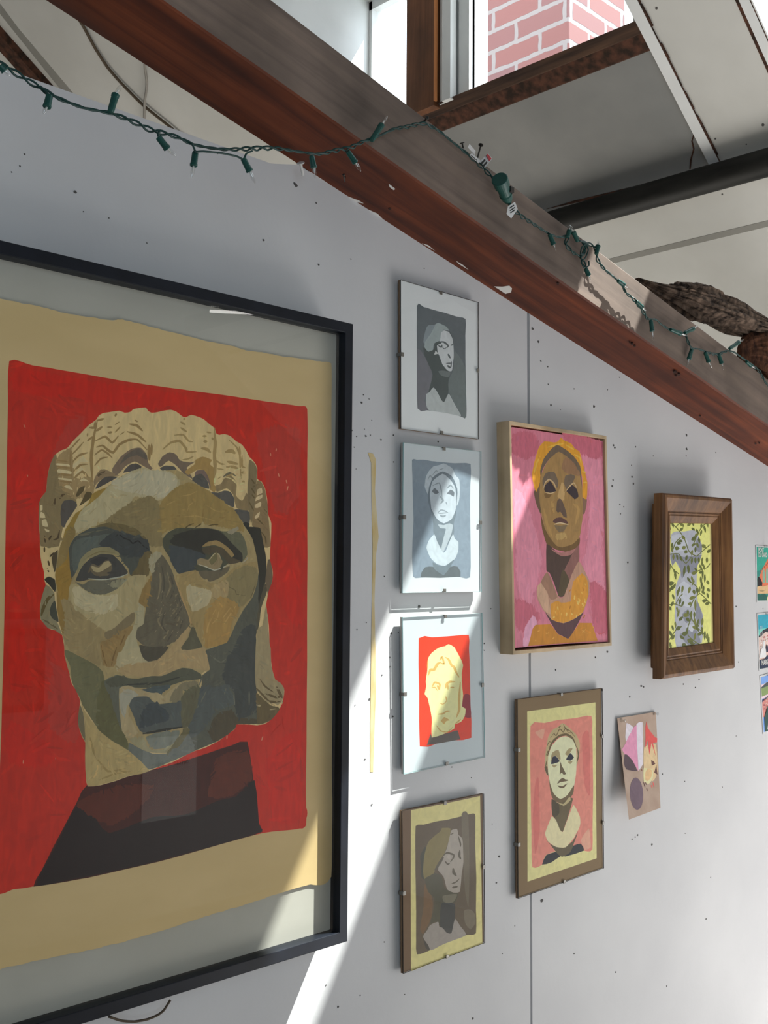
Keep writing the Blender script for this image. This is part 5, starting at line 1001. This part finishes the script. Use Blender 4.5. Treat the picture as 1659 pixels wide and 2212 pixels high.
def art1(sh):
    sh((46,140,122), [(.04,.03),(.96,.03),(.96,.97),(.04,.97)]); sh((40,118,108), [(.04,.03),(.96,.03),(.96,.62),(.04,.55)])
    sh((214,104,72), [(.10,.40),(.30,.56),(.62,.76),(.96,.88),(.96,.30),(.30,.28)])
    for x in (.34,.52,.72): sh((120,150,130), [(x,.34),(x+.13,.34),(x+.13,.52+.12*(x-.3)),(x+.09,.58+.12*(x-.3)),(x+.03,.57+.12*(x-.3)),(x,.50+.1*(x-.3))])
    for k in range(7): x = .22+.1*k; z = .53+.35*(x-.22); sh((128,66,50), [(x,z),(x+.04,z+.01),(x+.04,z+.045),(x,z+.03)])
    sh((30,30,32), [(.05,.28),(.30,.28),(.32,.34),(.20,.43),(.10,.45),(.05,.40)])
    sh((190,158,116), [(.04,.15),(.96,.15),(.96,.34),(.60,.30),(.40,.28),(.20,.29),(.04,.27)])
    sh((150,126,92), [(.10,.20),(.30,.22),(.45,.20),(.30,.18)])
    sh((34,84,74), [(.04,.03),(.60,.03),(.62,.10),(.40,.15),(.20,.13),(.04,.15)]); sh((204,190,148), [(.55,.03),(.96,.03),(.96,.16),(.70,.14),(.58,.09)])
e1, tx = card('topmost postcard at the right edge, green sky and orange aqueduct', (1632,1178), (1634,1301), 0.100, art1, 0, None)
tx('PONT', .10, .885, .0155, .72); tx('DU GARD', .10, .80, .0155, .70)
def art2(sh):
    sh((44,138,158), [(.04,.03),(.96,.03),(.96,.97),(.04,.97)]); sh((98,172,160), [(.04,.03),(.96,.03),(.96,.74),(.04,.72)])
    sh((40,42,50), [(.04,.60),(.15,.66),(.30,.70),(.50,.72),(.96,.76),(.96,.55),(.04,.55)])
    sh((214,168,158), [(.04,.12),(.96,.12),(.96,.66),(.70,.63),(.40,.66),(.20,.60),(.04,.58)])
    rr_ = random.Random(2)
    for k in range(60): x, z = rr_.uniform(.06, .9), rr_.uniform(.3, .58); sh(rr_.choice([(236,214,206), (190,120,118), (160,100,104)]), [(x,z),(x+.04,z),(x+.04,z+.02),(x,z+.02)])
    for x in (.40,.55,.70,.84): sh((34,36,56), [(x,.30),(x+.10,.30),(x+.10,.40),(x+.05,.44),(x,.40)])
    sh((226,206,210), [(.04,.22),(.40,.22),(.32,.52),(.26,.50),(.24,.40),(.10,.36)])
    for x in (.12,.20): sh((220,222,224), [(x,.30),(x+.012,.30),(x+.012,.78),(x,.78)])
    sh((26,36,60), [(.04,.03),(.96,.03),(.96,.24),(.40,.24),(.34,.19),(.04,.18)])
e2, tx = card('middle postcard at the right edge, blue sky over a pink harbour town', (1635,1325.5), (1639,1449), 0.100, art2, 0, None)
tx('MARSEILLE', .12, .09, .0175, .78)
def art3(sh):
    sh((104,138,190), [(.04,.03),(.96,.03),(.96,.97),(.04,.97)]); sh((206,168,178), [(.04,.60),(.96,.60),(.96,.88),(.04,.84)])
    sh((58,66,66), [(.04,.80),(.30,.85),(.96,.88),(.96,.72),(.04,.74)]); sh((110,128,80), [(.04,.64),(.96,.66),(.96,.80),(.04,.78)])
    sh((62,62,84), [(.04,.58),(.40,.62),(.96,.70),(.96,.55),(.04,.50)])
    rr_ = random.Random(4)
    sh((176,112,104), [(.04,.28),(.96,.35),(.96,.62),(.40,.60),(.04,.54)])
    for k in range(60): x, z = rr_.uniform(.05, .9), rr_.uniform(.30, .58); sh(rr_.choice([(222,188,170), (136,66,70), (96,60,76)]), [(x,z),(x+.05,z+.01),(x+.04,z+.03)])
    sh((26,58,50), [(.10,.03),(.96,.03),(.96,.34),(.60,.46),(.30,.44),(.10,.28)]); sh((202,200,160), [(.34,.26),(.60,.34),(.55,.42),(.36,.36)])
e3, tx = card('lowest postcard at the right edge, pink rooftops over dark green trees', (1641,1460), (1648,1586), 0.100, art3, 0, None)
tx('A', .22, .06, .034, .8)
pushpin(1653, 1180, 'clear push pin on top of the aqueduct postcard', -0.0036)
pushpin(1656, 1326, 'clear push pin on top of the harbour postcard', -0.0036)
pushpin(1660, 1459, 'clear push pin on top of the rooftop postcard', -0.0036)
# ------------------------------------------------------------------ string of lights
from mathutils import noise as mnoise
def pathy(px):
    ks = [(-60,-.150),(600,-.149),(916,-.140),(1000,-.142),(1090,-.150),(1200,-.140),(1262,-.143),(1300,-.1445),(1345,-.146),(1395,-.1445),(1420,-.140),(1720,-.140)]
    for (a, ya), (b2, yb) in zip(ks, ks[1:]):
        if a <= px <= b2: return ya+(yb-ya)*(px-a)/(b2-a)
    return ks[-1][1]
strand = empty('string_light', tuple(U((916,262), -0.14)), 'green wired string of small clear lights draped over the brown beam', 'string lights')
def wires(path, mb, tw=0.0020, rad=0.00135, pitch=0.019):
    q = catmull(path, 10, closed=False); pts = [U(p, pathy(p[0])) for p in q]
    dist = 0; a1 = []; a2 = []
    for i, p in enumerate(pts):
        if i: dist += np.linalg.norm(p-pts[i-1])
        t = pts[min(i+1, len(pts)-1)]-pts[max(i-1, 0)]; t = t/(np.linalg.norm(t)+1e-9)
        e1 = np.cross(t, (0, 1, 0)); e1 /= np.linalg.norm(e1)+1e-9; e2 = np.cross(t, e1)
        an = dist/pitch*2*math.pi*0.5; k = tw*(0.8+0.5*math.sin(dist*37))
        o = (math.cos(an)*e1+math.sin(an)*e2)*k; a1.append(p+o); a2.append(p-o)
    mb.tube(a1, rad, 6); mb.tube(a2, rad, 6)
mw = MB()
wires([(-40,116),(0,138),(22,150),(50,168),(90,192),(110,204),(130,214),(180,233),(232,243),(255,250),(290,264),(330,283),(350,287),(385,297),(415,311),(450,319),(490,323),(530,322),(570,320),(600,321),(645,328),(690,333),(725,325),(755,320),(785,306),(820,293),(850,279),(880,274),(916,267),(950,284),(980,309),(1010,333),(1040,360),(1066,386),(1080,396)], mw)
wires([(1100,440),(1112,455),(1130,470),(1160,489),(1185,504),(1205,512),(1224,510),(1232,500),(1226,514),(1222,528),(1238,546),(1256,553),(1263,532),(1257,522),(1266,524),(1262,545),(1254,556),(1263,572),(1268,583)], mw)
wires([(1258,524),(1274,528),(1288,540),(1291,562),(1306,582),(1330,602),(1343,614),(1352,632),(1372,650),(1386,668),(1399,689),(1416,690),(1430,702),(1446,712),(1462,716),(1480,722),(1486,738),(1494,752),(1510,754),(1530,762),(1550,766),(1572,758),(1588,762),(1612,780),(1640,802),(1655,828),(1690,870)], mw)
for loop in ([(415,311),(420,322),(423,330)],[(423,328),(440,327),(480,331),(512,338),(527,346)],[(527,346),(532,332),(545,326)],[(107,208),(98,196),(86,186)],[(343,297),(341,288),(345,284)]):
    q = catmull(loop, 6, closed=False); mw.tube([U(p, pathy(p[0])-.003) for p in q], 0.0013, 6)
q = [U(p, -.1445) for p in catmull([(1252,520),(1262,524),(1266,536),(1262,550),(1254,548),(1257,534),(1266,528),(1271,540),(1265,556),(1256,566),(1262,578),(1272,574),(1272,564)], 8, closed=False)]
mw.tube(q, 0.0014, 6)
mw.build('wire', GREENW, strand, smooth=True)
def lathe(p0, p1, prof_, n=12):
    p0 = np.array(p0); p1 = np.array(p1); ax_ = p1-p0; ln = np.linalg.norm(ax_); t = ax_/ln
    e1 = np.cross(t, (0, 0, 1.0) if abs(t[2]) < .9 else (1.0, 0, 0)); e1 /= np.linalg.norm(e1); e2 = np.cross(t, e1)
    vs = []; fs = []
    for u, r_ in prof_:
        for k in range(n):
            an = 2*math.pi*k/n; vs.append(p0+t*u*ln+r_*(math.cos(an)*e1+math.sin(an)*e2))
    m = len(prof_)
    for j in range(m-1):
        for k in range(n): fs.append((j*n+k, j*n+(k+1) % n, (j+1)*n+(k+1) % n, (j+1)*n+k))
    fs += [tuple(range(n))[::-1], tuple(range((m-1)*n, m*n))]
    return MB().add(vs, fs)
lights = [((0,142),(11,153),(22,165),-.004),((107,206),(101,232),(93,246),-.004),((239,241),(250,203),(263,182),-.004),((342,296),(362,322),(381,337),-.004),((422,328),(418,359),(413,386),.004),((525,342),(540,371),(552,398),-.002),((673,337),(678,363),(681,386),-.004),((751,327),(768,352),(780,371),-.003),((803,303),(825,269),(837,250),-.003),((1187,506),(1196,528),(1201,542),-.002),((1226,512),(1230,498),(1231,485),-.004),((1248,521),(1238,500),(1230,486),-.004),((1288,549),(1292,530),(1294,518),-.004),((1265,580),(1272,595),(1276,606),.0),((1335,606),(1348,616),(1357,623),-.003),((1374,651),(1387,664),(1396,673),-.003),((1406,692),(1409,716),(1412,736),-.001),((1449,712),(1471,721),(1488,727),-.004),((1479,719),(1498,710),(1508,704),-.004),((1495,753),(1488,776),(1484,791),.002),((1523,761),(1531,782),(1539,797),.0),((1552,765),(1559,785),(1563,799),.0),((1576,753),(1596,739),(1607,733),-.004),((1612,781),(1623,790),(1632,797),-.002)]
for a, b2, c2, dy in lights:
    y0 = pathy(a[0])+dy; y1 = y0-.001
    pa, pb_, pc = U(a, y0), U(b2, y1), U(c2, y1-.001)
    s_ = lathe(pa, pb_, [(-.02,.0030),(.04,.0038),(.12,.0040),(.80,.0043),(.83,.0048),(.97,.0048),(1.0,.0040)]).build('socket', GREENP, strand, smooth=False)
    bl = lathe(pb_, pc, [(-.12,.0022),(.15,.0026),(.55,.0027),(.72,.0021),(.9,.0010),(1.0,.0002)], 10).build('bulb', BULBG, s_, smooth=True)
    tdir = (pc-pb_); lathe(pb_, pb_+tdir*.42, [(0,.0011),(1,.0009)], 6).build('bulb_core', FIL, s_)
pa, pb_ = U((1079,386), -.168), U((1099,437), -.146)
lathe(pa, pb_, [(0,.0125),(.02,.0135),(.30,.0128),(.33,.0105),(.62,.0102),(.66,.0112),(.86,.0085),(1,.0050)], 24).build('plug', GREENP, strand)
pm_ = (pa+pb_)/2; MB().box(pm_[0]+.002, pm_[0]+.012, pm_[1]-.012, pm_[1]-.004, pm_[2]-.004, pm_[2]+.006).build('plug_clip', DARKST, strand, bevel=.001)
def tagq(pts, y, mats=TAGM, bend=0.0):
    q = [U(p, y+(bend if i in (1, 2) else 0)) for i, p in enumerate(pts)]
    return MB().prism(q, (0, -0.0004, 0)).build('paper_tag', mats, strand)
t1 = tagq([(1010,318),(1014,311),(1027,326),(1026,336)], -.148, bend=-.004); t2 = tagq([(1014,335),(1019,331),(1038,347),(1034,353)], -.1495)
t3 = tagq([(1036,349),(1054,331),(1063,343),(1044,367)], -.147, bend=-.006); t4 = tagq([(1097,446),(1112,436),(1118,452),(1104,472),(1094,462)], -.152)
for t_, pts, m_ in ((t3, [(1050,335),(1054,332),(1062,343),(1057,348)], REDINK),(t3, [(1039,351),(1047,343),(1049,346),(1041,355)], INK),(t3, [(1043,357),(1051,348),(1053,351),(1045,361)], INK),(t4, [(1100,449),(1110,442),(1111,444),(1101,451)], INK),(t4, [(1101,454),(1112,447),(1113,449),(1102,456)], INK),(t4, [(1102,459),(1112,452),(1113,454),(1103,461)], INK),(t2, [(1018,335),(1031,346),(1030,347),(1017,336)], INK)):
    y_ = {id(t3): -.1535, id(t4): -.1526, id(t2): -.1501}[id(t_)]
    MB().prism([U(p, y_) for p in pts], (0, -.0001, 0)).build('tag_print', m_, t_)

# ------------------------------------------------------------------ nails
def nail(head, foot, label, yh, yf, r_=0.0014, hr=0.0042, m_=DARKST):
    a, b2 = U(head, yh), U(foot, yf); t = (b2-a); e = empty('nail', tuple(b2), label, 'nail')
    MB().tube([a, b2, b2+t*.35], r_, 8).build('shank', m_, e); tt = t/np.linalg.norm(t)
    lathe(a, a+tt*.0016, [(0,hr*.8),(.3,hr),(1,hr)], 12).build('nail_head', m_, e)
nail((998,308), (1001,321), 'short dark nail beside the white tags on top of the beam', -.10, -.10)
nail((1039,312), (1032,339), 'tall dark nail standing behind the red printed tag', -.112, -.112)
nail((923,254), (915,264), 'bent dark nail holding the light string at the beam edge', -.150, -.128, .0016, .0030)
nail((649,351), (653,372), 'rusty nail with a white painted head at the wall top, below the light string', -.035, -.030, .0022, .0062, WPAINT)
nail((742,376), (744,388), 'small dark nail in the red beam underside above the white smear', -.075, -.070, .0012, .002)

# ------------------------------------------------------------------ bark on the beam
BARK = noisy('brown_bark', (0.02, 0.012, 0.008, 1), (0.21, 0.145, 0.105, 1), (55, 55, 55), 0.95, 8, 0.35, 0.68, 0.9, 160)
HEART = noisy('red_rotten_wood', (0.03, 0.011, 0.006, 1), (0.15, 0.06, 0.03, 1), (90, 90, 40), 0.95, 8, 0.35, 0.68, 0.9, 220)
def lump(upper, lower, yc, dep, nu, nv, amp, seed, freq):
    xs = np.linspace(upper[0][0], upper[-1][0], nu)
    ua = np.interp(xs, [p[0] for p in upper], [p[1] for p in upper]); la = np.interp(xs, [p[0] for p in lower], [p[1] for p in lower])
    vs = []; fs = []
    for i in range(nu):
        a = U((xs[i], ua[i]), yc); b2 = U((xs[i], la[i]), yc); c2 = (a+b2)/2; hh = (a-b2)/2
        end = min(1, 0.15+3*min(i, nu-1-i)/nu)
        for k in range(nv):
            th = 2*math.pi*k/nv; p = c2+hh*math.sin(th)+np.array((0, -dep*end*math.cos(th), 0))
            s1 = mnoise.noise(Vector((xs[i]*freq[0]+seed, 6*math.sin(th)*freq[1], 6*math.cos(th)*freq[1])))
            s2 = mnoise.noise(Vector((xs[i]*freq[0]*3+seed, 18*math.sin(th)*freq[1], 18*math.cos(th)*freq[1])))
            nn = (p-c2)/(np.linalg.norm(p-c2)+1e-6); st = round(s1*3)/3*0.7+s1*0.3
            vs.append(p+nn*(amp*st+amp*.5*s2)*min(1, 4*min(i, nu-1-i)/nu+.2))
    for i in range(nu-1):
        for k in range(nv): fs.append((i*nv+k, i*nv+(k+1) % nv, (i+1)*nv+(k+1) % nv, (i+1)*nv+k))
    fs += [tuple(range(nv))[::-1], tuple(range((nu-1)*nv, nu*nv))]
    return MB().add(vs, fs)
bk = empty('bark_log', tuple(U((1560,735), -.07)), 'rough dark bark log lying on top of the beam at the right', 'log')
lump([(1376,600),(1400,610),(1430,617),(1454,621),(1457,611),(1475,613),(1495,616),(1500,614),(1522,622),(1545,640),(1575,650),(1600,668),(1640,690),(1720,745)], [(1376,606),(1410,630),(1450,658),(1490,686),(1545,703),(1555,701),(1600,724),(1650,735),(1720,790)], -.070, .045, 150, 64, .0105, 3.0, (.006, .95)).build('bark', BARK, bk)
lump([(1597,742),(1612,722),(1635,708),(1670,722),(1730,770)], [(1597,786),(1620,800),(1650,834),(1680,866),(1730,905)], -.084, .040, 70, 48, .009, 9.0, (.012, 1.1)).build('rotten_core', HEART, bk)

# ------------------------------------------------------------------ cords beyond the wall, twine
def cord(name, label, cat, pts, off, rad, m_):
    mb = MB().tube([ceil_hit(p, off) for p in catmull(pts, 8, closed=False)], rad, 8)
    return tag(mb.build(name, m_, smooth=True), label, cat)
cord('cable', 'brown cable sagging under the pale ceiling behind the beam', 'cable', [(150,10),(180,57),(205,103),(232,145),(262,180),(310,228),(365,272),(420,318)], -.012, .0055, BROWNCORD)
cord('cord', 'thin grey cord hanging straight down beside the brown cable', 'cord', [(313,110),(313,145),(317,175),(316,195),(312,225),(312,290)], -.035, .0048, GREYCORD)
mb = MB(); ring = [ceil_hit(p, -.03) for p in ((-45,25),(-45,62),(80,200),(115,205))]; mb.prism(ring, nrm*0.03)
tag(mb.build('batten', DARKGAP), 'dark narrow wooden strip on the ceiling at the upper left', 'batten')
tw = MB().tube([U(p, -.020) for p in catmull([(235,2196),(262,2205),(290,2207),(318,2202),(340,2193),(354,2182),(368,2160)], 6, closed=False)], .0016, 7)
tag(tw.build('twine', BROWNCORD, smooth=True), 'short brown twine hanging below the black framed painting', 'twine')

# ------------------------------------------------------------------ the room behind the camera (seen in the glass)
def mir(p, y): q = U(p, y); return np.array((q[0], -y, q[2]))
LAMP = bpy.data.materials.new('lamp_tube'); LAMP.use_nodes = True
b2 = LAMP.node_tree.nodes['Principled BSDF']; b2.inputs['Emission Color'].default_value = (1, .97, .92, 1); b2.inputs['Emission Strength'].default_value = 12
a, b3 = mir((424,681), 2.3), mir((536,686), 2.3)
lamp = empty('tube_lamp', tuple((a+b3)/2), 'bare white tube lamp hanging in the room, mirrored in the big frame', 'lamp')
MB().tube([a, b3], 0.006, 10).build('tube', LAMP, lamp); MB().tube([a+(0, 0, .03), b3+(0, 0, .03)], 0.012, 8).build('housing', WHITE, lamp)
for p in (a, b3): MB().tube([p+(0, 0, .03), (p[0], p[1], plz(p[0])+.01)], 0.002, 6).build('suspension_wire', GREYCORD, lamp)

def wallpiece(name, label, cat, tl, br, dep, mf, mi_, bord):
    a = mir(tl, 3.2-dep); b = mir(br, 3.2-dep); x0, x1 = sorted((a[0], b[0])); z0, z1 = sorted((a[2], b[2]))
    e = empty(name, ((x0+x1)/2, -3.2, (z0+z1)/2), label, cat)
    MB().box(x0, x1, -3.199, -3.2+dep, z0, z1).build('frame' if bord else 'sheet', mf, e)
    if bord: MB().box(x0+bord, x1-bord, -3.2+dep+.0005, -3.2+dep+.002, z0+bord, z1-bord).build('print', mi_, e)
    return e, x0, x1, z0, z1
DARKP = noisy('dark_print', (0.06, 0.055, 0.05, 1), (0.16, 0.14, 0.12, 1), (5, 5, 5), 0.8)
wallpiece('framed_print', 'tall dark framed print on the opposite wall, mirrored left of the painted ear', 'picture', (-20,1182), (82,1335), .03, BLACKF, DARKP, .03)
wallpiece('framed_print', 'lower dark framed print on the opposite wall, mirrored below the tall one', 'picture', (-30,1358), (72,1530), .03, BLACKF, DARKP, .03)
e, x0, x1, z0, z1 = wallpiece('wall_sign', 'white lettered sign on the opposite wall, mirrored over the painted chin in the big glass', 'sign', (285,1592), (398,1752), .006, WHITE, None, 0)
cu = bpy.data.curves.new('lettering', 'FONT'); cu.body = 'Small Things'; cu.size = 0.05; cu.extrude = 0.0005; cu.align_x = 'CENTER'
to = bpy.data.objects.new('lettering', cu); COL.objects.link(to)
me2 = bpy.data.meshes.new_from_object(to.evaluated_get(bpy.context.evaluated_depsgraph_get())); bpy.data.objects.remove(to)
wd_ = max(v.co.x for v in me2.vertices)-min(v.co.x for v in me2.vertices); k = (x1-x0)*.68/wd_
for v in me2.vertices: v.co = Vector(((x0+x1)/2-v.co.x*k*1.0, -3.2+.0068+v.co.z, z0+(z1-z0)*.64+v.co.y*k))-Vector(parent_world(e))
me2.flip_normals(); me2.materials.clear(); link('lettering', me2, INK, e)
